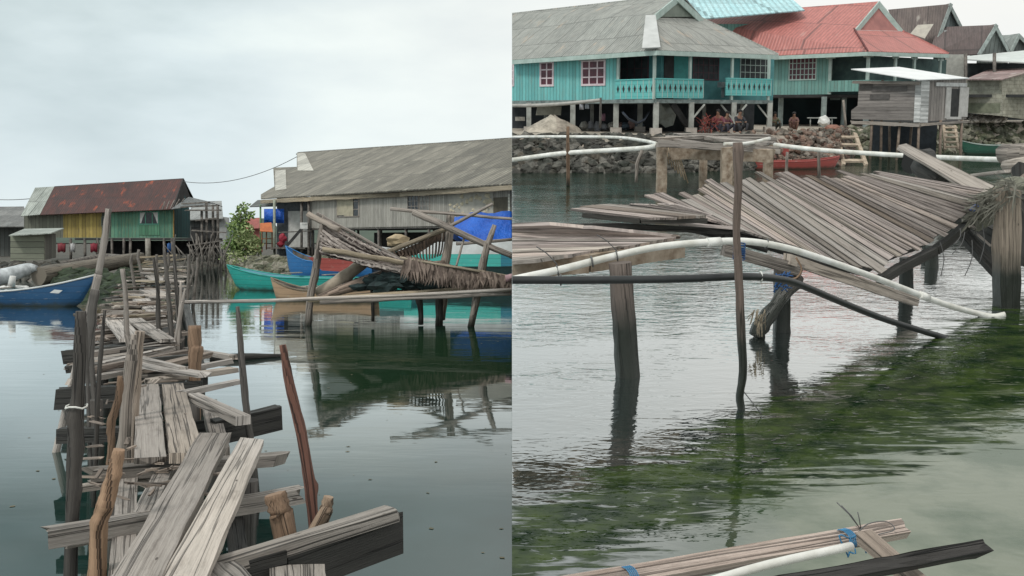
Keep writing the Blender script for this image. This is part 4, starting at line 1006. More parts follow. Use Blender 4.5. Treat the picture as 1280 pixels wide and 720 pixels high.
stk([(149, 562), (143, 590), (132, 630), (124, 660), (122, 720), (121, 760)], 5.5, [8, 10, 12, 11, 12, 12], BROWN, 'peeling orange brown stake with a ragged knobbly top', jit=.10, n=14, knots=6)
stk([(167, 418), (164, 450), (158, 500), (156, 560), (157, 600)], 8.6, [4, 8, 8, 8, 8], POSTL, 'smooth pale stake of the forked pair in the jetty middle', jit=.06, n=12, knots=1)
stk([(175, 414), (172, 440), (171, 480), (169, 520)], 8.9, [7, 7, 6, 5], wood('grey_bark', (.12, .10, .09), (.34, .29, .25), wet=.1), 'rough grey brown stake behind the smooth pale one', jit=.09, n=12, knots=2)
stk([(150, 470), (147, 500), (138, 530), (139, 555), (136, 590)], 8.3, [3.5, 5, 6, 5, 5], BROWN, 'thin curved reddish branch left of the pale forked stakes', knots=1)
stk([(136, 261), (131, 300), (123, 345), (118, 366)], 11.6, [4.5, 5, 5.5, 6], PALE, 'tall leaning grey board post with a square top', jit=.1, n=6, knots=0)
stk([(119, 362), (114, 400), (113, 440), (116, 480)], 11.4, [6, 6, 5, 4], POST, 'split dark stump at the foot of the leaning post', jit=.16, n=9)
stk([(92, 393), (104, 400), (108, 440), (110, 490)], 9.5, [2.5, 4, 4, 3], POST, 'ragged dark stump beside the thick dark stake', jit=.2)
stk([(131, 388), (128, 420), (124, 470), (120, 560)], 9.2, [2, 3, 3.4, 3.4], POST, 'thin wet stake between the stump and the pale pair', jit=.12)
stk([(153, 336), (157, 370), (159, 420), (161, 430)], 13, [3, 3, 3.4, 4], GREY, 'slender grey stake with a crooked top in the jetty centre')
stk([(192, 322), (197, 360), (198, 392)], 17, [1.8, 2.4, 3], POST, 'short brown stake among the far slats')
stk([(205, 310), (209, 350), (213, 404)], 16, [2, 3.2, 4], POST, 'dark stake at the right rim, nearest of the three')
stk([(217, 298), (219, 340), (223, 396)], 17, [1.6, 2.4, 3], POST, 'thin upright dark stake at the right rim of the jetty')
stk([(226, 352), (226, 375), (224, 408)], 15.5, [1.5, 2.2, 2.6], GREY, 'forked twig like stake beside the thin upright one')
stk([(232, 361), (228, 378), (226, 390)], 15.5, [2, 3, 3], GREY, 'small side twig at the right rim of the jetty', knots=0)
stk([(243, 407), (243, 430), (243, 452)], 12, [9, 10, 9], BROWN, 'thick short brown pile stump at the right rim', jit=.07, n=12)
stk([(297, 383), (300, 420), (304, 470), (309, 520), (313, 556)], 9.4, [3, 4, 5, 5, 6], POST, 'thin dark stake standing right of the jetty', jit=.1, knots=3)
stk([(299, 400), (288, 389)], 9.4, [2, 1], POST, 'tiny side twig near the top of the thin dark stake', knots=0) if False else None
stk([(353, 431), (362, 480), (376, 540), (386, 600), (392, 655)], 6.2, [5, 7, 8, 8, 8], RED, 'tall reddish brown stake standing in the open water', jit=.08, n=12, knots=4)
stk([(344, 617), (350, 640), (358, 670)], 5.6, [12, 15, 15], BROWN, 'thick rotten brown stump under the big timber', jit=.2, n=12)
stk([(412, 621), (406, 640), (398, 655)], 5.9, [6, 8, 8], wood('tan_bark', (.12, .085, .06), (.36, .27, .2)), 'small knobbly stump at the foot of the reddish stake', jit=.2)
for x, y0, y1 in ((240, 330, 352), (247, 322, 350), (165, 318, 338), (174, 312, 333), (196, 318, 336), (210, 316, 338), (236, 318, 345)):
    stk([(x, y0), (x+RND.uniform(-2, 2), (y0+y1)/2), (x+RND.uniform(-2, 2), y1)], 34+RND.uniform(-4, 10), [1.6, 2, 2], FARW, 'thin grey stake at the shore end of the jetty', group='thin stakes at the shore end of the jetty')
m = MB(); c = at(95.5, 508, Y=6.2)
m.tube([c+V((.062*math.cos(a), .062*math.sin(a), .008*math.sin(3*a))) for a in [i*.628 for i in range(11)]], .006, 5); m.build('string', WHITEP, label='white string tied round the thick dark stake', cat='string')
# splinters and scraps lying on the jetty
m = MB()
for _ in range(90):
    y = 380+RND.random()**.7*240; xc = 180-(y-400)*.03; x = xc+RND.uniform(-55, 60); a = RND.uniform(0, 3.1); c = L0(x, y, .87+RND.uniform(-.1, .02)); L_ = RND.uniform(.04, .3)
    m.plank(c, c+V((math.cos(a)*L_, math.sin(a)*L_, RND.uniform(-.03, .03))), RND.uniform(.01, .04), .012, seg=2, rag=.9)
m.build('wood_splinters', BRG, kind='stuff', label='splinters and scraps of wood lying about the jetty')
m = MB()
for _ in range(110):
    c = at(RND.uniform(10, 636), 400+RND.random()**1.5*300, z=.004); a = RND.uniform(0, 6.3); L_ = RND.uniform(.015, .07); d = V((math.cos(a), math.sin(a), 0))*L_; e_ = V((-d.y, d.x, 0))*.35
    m.poly([c, c+d*.5+e_, c+d, c+d*.5-e_])
m.build('floating_debris', leafy('leaf_scraps', (.20, .17, .10), (.06, .06, .035)), kind='stuff', label='leaf scraps floating around the jetty')
# floating driftwood beyond the jetty
m = MB(); m.tube([at(262, 449, z=.03), at(300, 447, z=.04), at(352, 445, z=.02)], [.06, .09, .04], 7, .2, sub=3); m.build('driftwood', DARK, label='dark driftwood pole floating right of the jetty', cat='driftwood')
# ================================================================== RIGHT: houses
side('R')
TQ = boards('turquoise_boards', (.14, .50, .50), (.22, .56, .54), (.28, .36, .32), .26, .45, var=.22)
TQP = paint('turquoise_rail', (.10, .50, .49), (.16, .46, .44), .6)
SEA = boards('sea_green_boards', (.16, .36, .33), (.22, .42, .37), (.32, .36, .32), .3, .35, var=.2)
PINKF = plain('pink_white_frame', (.70, .60, .62), (.52, .42, .46), .6, 3, .1)
PANE2 = plain('maroon_pane', (.11, .02, .035), (.05, .012, .02), .35, 2.5, .1)
PALEGR = plain('pale_green_trim', (.46, .56, .52), (.34, .44, .40), .6, 2, .1)
SHAD2 = plain('dim_interior', (.05, .06, .065), (.02, .025, .028), .8, 1.5)
OLDR = corrug('lichen_roof', (.38, .385, .355), (.27, .28, .26), (.44, .37, .30), .64, .2, (1.6, 2.6), .10)
def lattice(W, x0, y0, x1, y1, fm, pm, root, c, r, fw=.06): return px_window(W, x0, y0, x1, y1, fm, pm, root, c, r, fw)
H = thing('stilt_house', at(820, 160, Y=62), 'turquoise boarded stilt house with a grey green hipped roof', 'house')
zc = at(820, 62, Y=60).z; zf = at(820, 124, Y=60).z; zg = 1.95
pA, pC, pD = at(600, 100, Y=70.0), at(820, 100, Y=60), at(967, 100, Y=66)
W1 = Wall(pA, at(772, 100, Y=62.3))
u1 = W1.uz(772, 100)[0]
m = MB(); W1.face(m, 0, u1, zf, zc, .12); m.build('wall', TQ, H)
R2a, R2b, R2c = at(772, 100, Y=65.0), at(826, 100, Y=62.6), at(967, 100, Y=68.6)
W2 = Wall(R2a, R2b); W3 = Wall(R2b, R2c)
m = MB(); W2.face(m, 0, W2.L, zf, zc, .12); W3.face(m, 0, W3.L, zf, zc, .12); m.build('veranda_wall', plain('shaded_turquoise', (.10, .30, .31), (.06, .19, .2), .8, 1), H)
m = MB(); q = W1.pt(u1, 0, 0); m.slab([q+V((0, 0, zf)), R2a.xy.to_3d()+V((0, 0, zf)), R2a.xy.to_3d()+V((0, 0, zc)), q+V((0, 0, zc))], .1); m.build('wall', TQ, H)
lattice(W1, 675, 77, 692.5, 108, PINKF, PANE2, H, 2, 3, .13); lattice(W1, 727, 75, 757, 107, PINKF, PANE2, H, 3, 3, .13)
lattice(W1, 632, 79, 643, 108, PINKF, PANE2, H, 2, 3, .13)
m = MB(); W1.rect(m, 674, 74, 693.5, 77, .0, .12); m.build('lintel', plain('pale_grey_board', (.42, .46, .45)), H); m = MB(); W1.rect(m, 725, 71.5, 758, 75, .0, .12); m.build('lintel', plain('pale_grey_board_b', (.42, .46, .45)), H)
MAR = plain('maroon_frame', (.10, .05, .06), (.05, .03, .04))
lattice(W2, 776, 71, 811, 101, MAR, SHAD2, H, 4, 2, .09)
lattice(W3, 866, 71, 898, 101, MAR, SHAD2, H, 5, 3, .09)
lattice(W3, 925, 72, 962, 100, PALEGR, SHAD2, H, 6, 3, .07)
m = MB(); W3.rect(m, 830, 69, 841, 124, .01, .05, True); m.build('doorway', SHADE, H)
m = MB(); W3.rect(m, 842, 70, 862, 101, .02, .07, True); m.build('door', plain('teal_door', (.06, .32, .30), (.05, .25, .24)), H)
# floor and ceiling
def deckpoly(z, grow=0): return [pA.xy.to_3d()+V((0, 0, z)), pC.xy.to_3d()+V((0, 0, z)), pD.xy.to_3d()+V((0, 0, z)), pD.xy.to_3d()+V((-5, 9, z)), pA.xy.to_3d()+V((0, 9, z))]
m = MB(); P_ = deckpoly(zf); n = len(m.v)
lo = [p+V((0, 0, -.22)) for p in P_]
m.poly(P_); m.poly(lo[::-1])
for i in range(5): m.poly([P_[i], lo[i], lo[(i+1) % 5], P_[(i+1) % 5]])
m.build('floor', plain('floor_edge', (.22, .27, .26), (.1, .12, .12)), H)
# under floor screen: the shade below put into a dark sheet
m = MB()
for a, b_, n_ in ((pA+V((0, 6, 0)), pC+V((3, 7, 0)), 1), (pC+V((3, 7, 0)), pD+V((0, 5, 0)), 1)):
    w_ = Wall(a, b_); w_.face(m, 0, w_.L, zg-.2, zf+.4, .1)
m.build('shade_screen', plain('dark_backdrop', (.04, .045, .05), (.012, .014, .016), .9, .9), H)
# roof
zr = zc
A_, B_, Cc_, D_ = at(560, 80, Y=71.8), at(822, 62.5, Y=59.2), at(812, 22, Y=63.5), at(852, -6, Y=67)
E_ = at(600, 22, Y=78)
m = MB(); m.slab([A_, B_, Cc_, D_, E_], .12, udir=(B_-A_)); o = m.build('roof', OLDR, H)
S0, S1, S2 = at(973, 68.5, Y=66.5), at(877, 23, Y=69.5), Cc_
m = MB(); m.slab([B_+V((.01, 0, 0)), S0, S1, S2+V((.01, 0, 0))], .12, udir=(S0-B_)); m.build('roof', OLDR, H)['label'] = 'roof slope over the veranda end'
m = MB(); m.slab([D_, S1, S0, S0+V((-3, 10, -.5)), D_+V((-2, 11, -4))], .1); m.slab([D_, E_, E_+V((0, 9, -4)), D_+V((0, 11, -4))], .1); m.build('roof', OLDR, H)['label'] = 'rear roof slope'
m = MB(); m.slab([at(816, 21, Y=63.9), at(874, 21, Y=69.0), at(849, -2, Y=66.7)], .08); o = m.build('gablet', plain('dull_gable', (.24, .27, .23), (.16, .19, .16), .8, 1), H)
m = MB(); m.plank(at(814, 22, Y=63.3), at(848, -6, Y=66.3), .08, .42, up=(.1, 0, 1), jit=.02, rag=.1); m.plank(at(848, -6, Y=66.2), at(879, 24, Y=69.2), .08, .42, jit=.02, rag=.1)
m.build('barge_board', PALEGR, H)
nrm = (B_-Cc_).cross(S0-B_).normalized(); nrm = nrm if nrm.z > 0 else -nrm
m = MB(); m.slab([B_+V((-.9, -.05, .12)), B_+V((.15, -.1, .16)), Cc_+V((.35, -.1, .16)), Cc_+V((-.25, -.05, .14))], .06); m.build('hip_sheet', plain('pale_hip_sheet', (.56, .57, .56), (.44, .45, .44), .6, 1), H)
m = MB()
for a, b_ in ((A_, B_), (B_, S0)): m.plank(a+V((0, 0, -.03)), b_+V((0, 0, -.03)), .10, .26, jit=.02, rag=.05)
m.build('eaves_board', PALEGR, H)
# veranda rail with diamond cut-outs, posts, stair
Wr1 = Wall(at(770, 100, Y=62.25), pC); Wr2 = Wall(pC, at(967, 100, Y=65.9))
def railing(Wl, x0, x1, yt, yb, step):
    u0, zt_ = Wl.uz(x0, yt); u1, zb_ = Wl.uz(x1, yb); m = MB()
    Wl.box(m, u0, u1, zb_, zt_, 0, .06, False); Wl.box(m, u0, u1, zt_, zt_+.07, -.03, .10)
    r = m.build('railing', TQP, H)
    d = MB(); k = MB(); n_ = int((u1-u0)/step)
    for i in range(n_):
        u = u0+(i+.5)*(u1-u0)/n_; zm = (zt_+zb_)/2+.05; a, h = .09, .24
        d.slab([Wl.pt(u-a, zm, .072), Wl.pt(u, zm-h, .072), Wl.pt(u+a, zm, .072), Wl.pt(u, zm+h, .072)], .015)
        Wl.box(k, u+step/2-.02, u+step/2+.02, zb_+.02, zt_-.02, .062, .078, True)
    d.build('cutout_pattern', SHADE, r); k.build('batten', PALEGR, r)
railing(Wr1, 770, 819.5, 101, 123.5, .42); railing(Wr2, 820.5, 878, 99, 123, .42); railing(Wr2, 907, 963, 98.5, 120, .42)
for Wl, x in ((Wr1, 772), (Wr2, 819), (Wr2, 863.5), (Wr2, 916), (Wr2, 962)):
    m = MB(); u, z = Wl.uz(x, 90); Wl.box(m, u-.09, u+.09, zf, zc, -.12, -.01, True); m.build('veranda_post', PALEGR, H)
m = MB(); W3.rect(m, 885, 103, 905, 110, .8, 1.2); W3.rect(m, 889, 110, 891, 122, .85, .95, True); W3.rect(m, 901, 110, 903, 122, .85, .95, True); m.build('bench', plain('grey_bench', (.3, .35, .36)), label='grey bench standing at the stair gap of the turquoise veranda', cat='bench')
STP = plain('pale_stilt', (.40, .41, .38), (.24, .24, .22), .8, 2)
for x, Yp in ((661, 66.2), (716, 64.2), (770, 62.4), (820, 60.2), (864, 61.8), (917, 63.8), (962, 65.7), (682, 70), (740, 68), (800, 66), (927, 68), (880, 67)):
    m = MB(); p = at(x, 140, Y=Yp); f_ = .15 if Yp < 66.5 else .11
    m.hexa(V((p.x-f_, p.y-f_, zg+.25)), (0, 0, zf-zg-.4), (2*f_, 0, 0), (0, 2*f_, 0)); s_ = m.build('stilt', STP, H)
    m = MB(); m.hexa(V((p.x-.32, p.y-.3, zg-.1)), (.64, 0, 0), (0, .6, 0), (0, 0, .42)); m.build('footing', plain('footing', (.46, .42, .38), (.3, .27, .24)) if x == 661 else bpy.data.materials['footing'], s_)
m = MB()
for x, Yp, s_ in ((864, 61.7, 1), (917, 63.7, -1), (917, 63.7, 1), (962, 65.6, -1)):
    p = at(x, 140, Y=Yp); p.z = zf-1.15; m.plank(p, p+V((s_*.75, 0, .9)), .1, .1)
    m.build('brace', STP, H); m = MB()
m = MB(); m.plank(at(840, 128, Y=61.5), at(862, 160, Y=62.5), .35, .16, up=(0, -1, .3)); m.build('stair', SHADE, H)

# things under the turquoise house
def hump(name, x, y, Y, rx, rz, m_, label, cat, n=2, ry=None):
    mb = MB(); c = at(x, y, Y=Y); mb.rock(c, 1.0, (rx, ry or rx, rz), n); return mb.build(name, m_, label=label, cat=cat)
m = MB(); c = at(690, 166, Y=63.5); c.z = zg
rows = []
for i in range(7):
    r = 1.9*(1-i/6.3); rows.append([c+V((r*math.cos(a)+.1*math.sin(3*a+i), r*.7*math.sin(a), 1.05*(i/6)**.85+.05*math.sin(a*5+i))) for a in [k*math.pi/9 for k in range(19)]])
m.sheet(rows); m.build('sand_pile', SANDY, label='heap of sand under the turquoise house', cat='sand pile')
m = MB(); m.slab([at(672, 132, Y=67), at(702, 133, Y=67), at(701, 144, Y=67), at(670, 144, Y=67)], .8); m.build('crate', plain('dull_crate', (.30, .29, .24), (.2, .19, .16)), label='pale box slung under the floor above the sand heap', cat='box')
m = MB(); m.slab([at(644, 146, Y=68), at(656, 146, Y=68), at(656, 151, Y=68), at(644, 151, Y=68)], .4); m.build('board', CONC, label='grey board lying behind the first stilt at the seam', cat='board')
for x, y, c, lb in ((727, 132, (.55, .56, .60), 'white shirt hung under the floor beside the second stilt'), (734, 131, (.42, .48, .55), 'pale blue shirt hung under the floor'), (754, 146, (.20, .10, .14), 'dull purple cloth hung on the thin pole')):
    m = MB(); m.sheet([[at(x-2.6+1.3*i, yy, Y=64+.08*math.sin(i*2+yy)) for i in range(5)] for yy in (y-4, y, y+5)]); m.build('hanging_cloth', plain('hung_%d' % x, c), label=lb, cat='cloth', solid=.02)
m = MB(); pts = [at(778, 142, Y=61.5), at(785, 150, Y=61), at(797, 156, Y=60.9), at(806, 151, Y=61), at(811, 142, Y=61.5)]
rows = [[p+V((0, k*.35, .12*abs(k))) for k in (-1, 0, 1)] for p in pts]; m.sheet(rows); m.build('hammock', plain('dark_hammock', (.03, .04, .06)), label='dark hammock slung between stilts under the turquoise house', cat='hammock', solid=.03)
hump('water_drum', 832, 141, 64, .75, .85, plain('grey_tank', (.34, .36, .33), (.22, .23, .2)), 'rounded grey water drum under the veranda corner', 'drum')
for k in range(9):
    x = 730+k*8.5; hump('bucket', x, 158+RND.uniform(-2, 1), 66.5, RND.uniform(.2, .4), RND.uniform(.2, .45), plain('junk_%d' % k, RND.choice([(.3, .3, .32), (.35, .22, .2), (.12, .16, .2), (.4, .38, .34)])), RND.choice(['']) or 'small dim bundle', 'bundle', 1)['group'] = 'small bundles stored under the turquoise house'
for o in list(C.objects):
    if o.name.startswith('bucket'): o['label'] = 'small dim bundle stored in the shade under the turquoise house'; o.name = 'bundle'
m = MB()
for _ in range(46):
    c = at(RND.uniform(876, 894), RND.uniform(149, 163), Y=RND.uniform(61.2, 62.4)); d = V((RND.uniform(-1, 1), RND.uniform(-.3, .3), RND.uniform(-.8, 1))).normalized()*RND.uniform(.3, .6); m.tube([c, c+d], .022, 4)
m.build('red_frame', plain('red_wire', (.30, .07, .055), (.16, .04, .035)), label='tangled red metal frame beside the veranda stilt', cat='metal frame')

# people sitting below and beside the veranda
SKIN = plain('skin', (.22, .12, .08), (.17, .09, .06), .6, 4, .05)
def person(base, face, cloth, low, label, hair=(.012, .01, .01), scale=1.0, stand=False):
    """one skinned body; clothing as a second shell; base on the ground, facing angle face"""
    q = Matrix.Rotation(face, 3, 'Z')
    def P(x, y, z): return V(base)+q @ V((x, y, z))*scale
    if stand:
        J = dict(pel=(0, 0, .92), spine=(0, 0, 1.15), chest=(0, .02, 1.36), neck=(0, .01, 1.5), head=(0, -.02, 1.62), top=(0, -.01, 1.70))
        for s_, n_ in ((-1, 'l'), (1, 'r')):
            J.update({n_+'hip': (s_*.10, 0, .88), n_+'knee': (s_*.11, -.02, .48), n_+'ank': (s_*.11, .02, .08), n_+'toe': (s_*.12, -.14, .03),
                      n_+'sh': (s_*.18, .02, 1.40), n_+'el': (s_*.24, .04, 1.12), n_+'wr': (s_*.20, -.10, .92), n_+'ha': (s_*.19, -.15, .86)})
    else:
        J = dict(pel=(0, 0, .22), spine=(0, -.02, .42), chest=(0, -.06, .62), neck=(0, -.08, .76), head=(0, -.12, .88), top=(0, -.11, .96))
        for s_, n_ in ((-1, 'l'), (1, 'r')):
            J.update({n_+'hip': (s_*.11, -.03, .20), n_+'knee': (s_*.22, -.40, .42), n_+'ank': (s_*.16, -.38, .07), n_+'toe': (s_*.17, -.52, .03),
                      n_+'sh': (s_*.18, -.05, .66), n_+'el': (s_*.25, -.22, .46), n_+'wr': (s_*.12, -.36, .48), n_+'ha': (s_*.08, -.42, .46)})
    E = [('pel', 'spine'), ('spine', 'chest'), ('chest', 'neck'), ('neck', 'head'), ('head', 'top')]
    for n_ in 'lr': E += [('pel', n_+'hip'), (n_+'hip', n_+'knee'), (n_+'knee', n_+'ank'), (n_+'ank', n_+'toe'), ('chest', n_+'sh'), (n_+'sh', n_+'el'), (n_+'el', n_+'wr'), (n_+'wr', n_+'ha')]
    R = dict(pel=.135, spine=.125, chest=.14, neck=.05, head=.095, top=.07)
    for n_ in 'lr': R.update({n_+'hip': .095, n_+'knee': .062, n_+'ank': .042, n_+'toe': .035, n_+'sh': .065, n_+'el': .045, n_+'wr': .03, n_+'ha': .035})
    off = V((base[0], base[1], 0))
    def skin(names, edges, grow, name, mt, parent=None):
        me = bpy.data.meshes.new(name); idx = {n_: i for i, n_ in enumerate(names)}
        me.from_pydata([tuple(P(*J[n_])-off) for n_ in names], [(idx[a], idx[b_]) for a, b_ in edges], [])
        o = bpy.data.objects.new(name, me); C.objects.link(o)
        sm = o.modifiers.new('skin', 'SKIN'); sm.use_smooth_shade = True
        for n_, v in zip(names, me.skin_vertices[0].data): v.radius = ((R[n_]+grow)*scale,)*2; v.use_root = n_ == names[0]
        ss = o.modifiers.new('sub', 'SUBSURF'); ss.levels = 1; ss.render_levels = 1
        me.materials.append(mt)
        if parent: o.parent = parent
        return o
    o = skin(list(J), E, 0, 'person', SKIN); o.location = off; ROOTS.append((o, SIDE)); o['label'] = label; o['category'] = 'person'
    up = ['pel', 'spine', 'chest'] + [n_+k for n_ in 'lr' for k in ('sh', 'el')]
    skin(up, [('pel', 'spine'), ('spine', 'chest')]+[e for n_ in 'lr' for e in (('chest', n_+'sh'), (n_+'sh', n_+'el'))], .014, 'shirt', plain('cloth_'+label[:12], cloth), o)
    lo_ = ['pel'] + [n_+k for n_ in 'lr' for k in ('hip', 'knee', 'ank')]
    skin(lo_, [('pel', n_+'hip') for n_ in 'lr']+[e for n_ in 'lr' for e in ((n_+'hip', n_+'knee'), (n_+'knee', n_+'ank'))], .012, 'trousers', plain('low_'+label[:12], low), o)
    m = MB(); hc = P(J['top'][0], J['top'][1]+.02, J['top'][2]-.01); m.rock(hc, .105*scale, (1, 1.05, .85), 2); m.v = [v for v in m.v]
    m.build('hair', plain('hair_'+label[:10], hair), o)
    return o
gz = zg+.02
person(at(915, 167, z=gz+.0)+V((0, 1.8, 0)), .5, (.16, .05, .07), (.04, .04, .06), 'person in a plum coloured top sitting between the red frame and the pier', scale=1.25)
person(at(930, 167, z=gz+.0)+V((0, 1.5, 0)), .3, (.02, .022, .03), (.03, .03, .035), 'person in black sitting on the ground by the pier end', scale=1.35)
person(at(903, 166, z=gz)+V((0, 1.2, 0)), -.5, (.22, .05, .06), (.04, .04, .06), 'person in dark red clothes sitting beside the red frame', scale=1.35)
person(at(937, 163, z=gz)+V((0, 3, 0)), .6, (.15, .42, .60), (.03, .035, .05), 'person in a light blue shirt standing under the veranda', scale=1.0, stand=True)
person(at(977, 164, z=gz)+V((0, 2.0, 0)), .2, (.17, .17, .10), (.06, .06, .05), 'person in olive clothes crouching on the sand', scale=1.2)
person(at(1008, 164, z=gz)+V((0, 3.0, 0)), -.3, (.20, .10, .09), (.16, .08, .06), 'person in brown clothes crouching by the low table', scale=1.2)
m = MB(); c = at(1036, 154, Y=72)
m.hexa(at(1012, 148, Y=72), (1.9, 0, 0), (0, .6, 0), (0, 0, .07))
for x in (1013, 1024, 1040): m.tube([at(x, 148, Y=72.1), at(x, 158, Y=72.1)], .04, 5)
m.build('table', plain('pale_table', (.40, .42, .40)), label='long pale low table on the sand', cat='table')
hump('sack', 1030, 151, 71, .42, .38, WHITEB, 'white sack under the pale table', 'sack'); hump('basin', 1040, 160, 67, .5, .22, plain('brown_basin', (.30, .14, .10)), 'reddish brown basin on the rubble bank', 'basin')

# ---------------- blue roof behind, red roofed house
BR = thing('house', at(920, 60, Y=95), 'house with a pale blue corrugated roof seen behind the others', 'house')
m = MB(); m.slab([at(868, 24, Y=86), at(1006, 12.5, Y=88), at(985, -6, Y=93), at(850, -8, Y=93)], .1); m.build('roof', corrug('blue_sheet_roof', (.42, .68, .72), (.50, .72, .75), None, .6, .5, (6, 1.2), .1), BR)
m = MB(); m.slab([at(870, 30, Y=90), at(1000, 30, Y=90), at(1000, 120, Y=90), at(870, 120, Y=90)], .2); m.build('wall', SEA, BR)
H = thing('stilt_house', at(1060, 155, Y=84), 'sea green stilt house with a faded red metal roof', 'house')
REDR = corrug('red_sheet_roof', (.55, .20, .175), (.47, .17, .15), (.50, .26, .23), .68, .3, (5, 4), .06, .5)
Ca = at(1085, 64, Y=80); La = at(930, 71, Y=87.5); Ra = at(1186, 67, Y=86.5)
Gb, Ga, Gr = at(1068, 37, Y=84), at(1098, 3, Y=88), at(1126, 38, Y=88.5)
RL = at(850, 22, Y=95)
m = MB(); m.slab([La, Ca, Gb, Ga, RL], .12, udir=(Ca-La)); m.build('roof', REDR, H)
m = MB(); m.slab([Ca+V((.01, 0, 0)), Ra, Gr, Gb+V((.01, 0, 0))], .12, udir=(Ra-Ca)); m.build('roof', REDR, H)['label'] = 'roof slope over the open veranda'
m = MB(); m.slab([Ga, Gr, Ra, Ra+V((1, 9, 1)), Ga+V((1, 9, -2))], .1); m.slab([Ga, RL, RL+V((0, 8, -4)), Ga+V((0, 10, -4))], .1); m.build('roof', REDR, H)['label'] = 'rear roof slope'
m = MB(); m.slab([at(1071, 37, Y=84.5), at(1123, 38, Y=88.2), at(1098, 7, Y=88)], .08); m.build('gablet', plain('brownish_gable', (.40, .17, .15), (.28, .12, .11), .7, 1), H)
m = MB(); m.plank(Gb+V((0, -.2, .0)), Ga+V((0, -.2, .1)), .1, .45, jit=.02, rag=.05); m.plank(Ga+V((0, -.2, .1)), Gr+V((0.1, -.2, 0)), .1, .45, jit=.02, rag=.05); m.build('barge_board', PALEGR, H)
m = MB(); m.plank(Gb+V((0, -.1, -.05)), Gr+V((0, -.1, -.05)), .1, .1, jit=.02, rag=.05); m.build('gable_sill', WHITEB, H)
m = MB(); m.plank(Ca+V((-.05, -.08, .08)), Gb+V((-.05, -.08, .14)), .12, .08, jit=.02); m.build('hip_cap', plain('dark_red_cap', (.16, .05, .05)), H)
m = MB()
for a, b_ in ((La, Ca), (Ca, Ra)): m.plank(a+V((0, 0, -.05)), b_+V((0, 0, -.05)), .12, .3, jit=.02, rag=.05)
m.build('eaves_board', PALEGR, H)
zc2, zf2, zg2 = Ca.z-.15, at(1085, 117, Y=80.5).z, 2.2
Wa = Wall(at(930, 100, Y=88.6), at(1037, 100, Y=83.4)); Wb = Wall(at(1037, 100, Y=85.5), at(1086, 100, Y=83.5)); Wc = Wall(at(1086, 100, Y=83.5), at(1182, 100, Y=90))
m = MB(); Wa.face(m, 0, Wa.L, zf2, zc2, .12); m.build('wall', SEA, H)
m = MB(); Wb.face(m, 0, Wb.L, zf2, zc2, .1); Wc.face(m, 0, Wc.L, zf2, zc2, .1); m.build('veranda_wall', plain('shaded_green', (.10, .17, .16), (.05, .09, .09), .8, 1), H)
lattice(Wa, 986.5, 72.5, 1020.5, 100, PALEGR, PANE2, H, 7, 4, .10); lattice(Wa, 940, 74, 962, 100, PALEGR, SHAD2, H, 5, 3, .1)
Wf = Wall(at(1037, 100, Y=83.3), at(1085, 100, Y=80.9)); Wg = Wall(at(1085, 100, Y=80.9), at(1182, 100, Y=87))
m = MB(); Wf.rect(m, 1036, 101, 1086, 114, 0, .08); Wg.rect(m, 1085, 100, 1182, 113, 0, .08); m.build('parapet', SEA, H)
for Wl, x in ((Wf, 1037), (Wf, 1084), (Wg, 1120), (Wg, 1143.5), (Wg, 1176)):
    m = MB(); u, z = Wl.uz(x, 90); Wl.box(m, u-.12, u+.12, zf2, zc2, -.16, -.01, True)
    Wl.box(m, u-.4, u-.12, zc2-.25, zc2-.05, -.13, -.05); Wl.box(m, u+.12, u+.4, zc2-.25, zc2-.05, -.13, -.05); m.build('veranda_post', PALEGR, H)
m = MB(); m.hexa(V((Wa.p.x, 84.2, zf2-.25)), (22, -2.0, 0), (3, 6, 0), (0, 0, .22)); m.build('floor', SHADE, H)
m = MB(); w_ = Wall(at(930, 100, Y=93), at(1200, 100, Y=93)); w_.face(m, 0, w_.L, zg2-.3, zf2+.4, .1); m.build('shade_screen', plain('dark_teal_shade', (.018, .035, .04), (.008, .015, .018), .9, .6), H)  # screen coloured as the shade under the red roofed house
for x, Yp in ((976, 85.5), (1030, 83.2), (1083, 81.2), (1055, 86), (1130, 84), (1176, 86.8)):
    m = MB(); p = at(x, 130, Y=Yp); m.hexa(V((p.x-.17, p.y-.17, zg2-.2)), (0, 0, zf2-zg2), (.34, 0, 0), (0, .34, 0)); m.build('stilt', plain('grey_blue_stilt', (.30, .36, .35)) if x == 976 else bpy.data.materials['grey_blue_stilt'], H)
m = MB(); w_ = Wall(at(1038, 100, Y=88), at(1052, 100, Y=88)); w_.rect(m, 1038, 116, 1050, 125, 0, .1); w_.rect(m, 1040, 118, 1048, 123.5, .1, .11); m.build('window_frame', bpy.data.materials['grey_blue_stilt'], H)
0 and hump('potted_plant', 1087, 72, 80.3, .35, .5, LEAF, 'dark plant hanging at the corner of the red roof', 'plant')

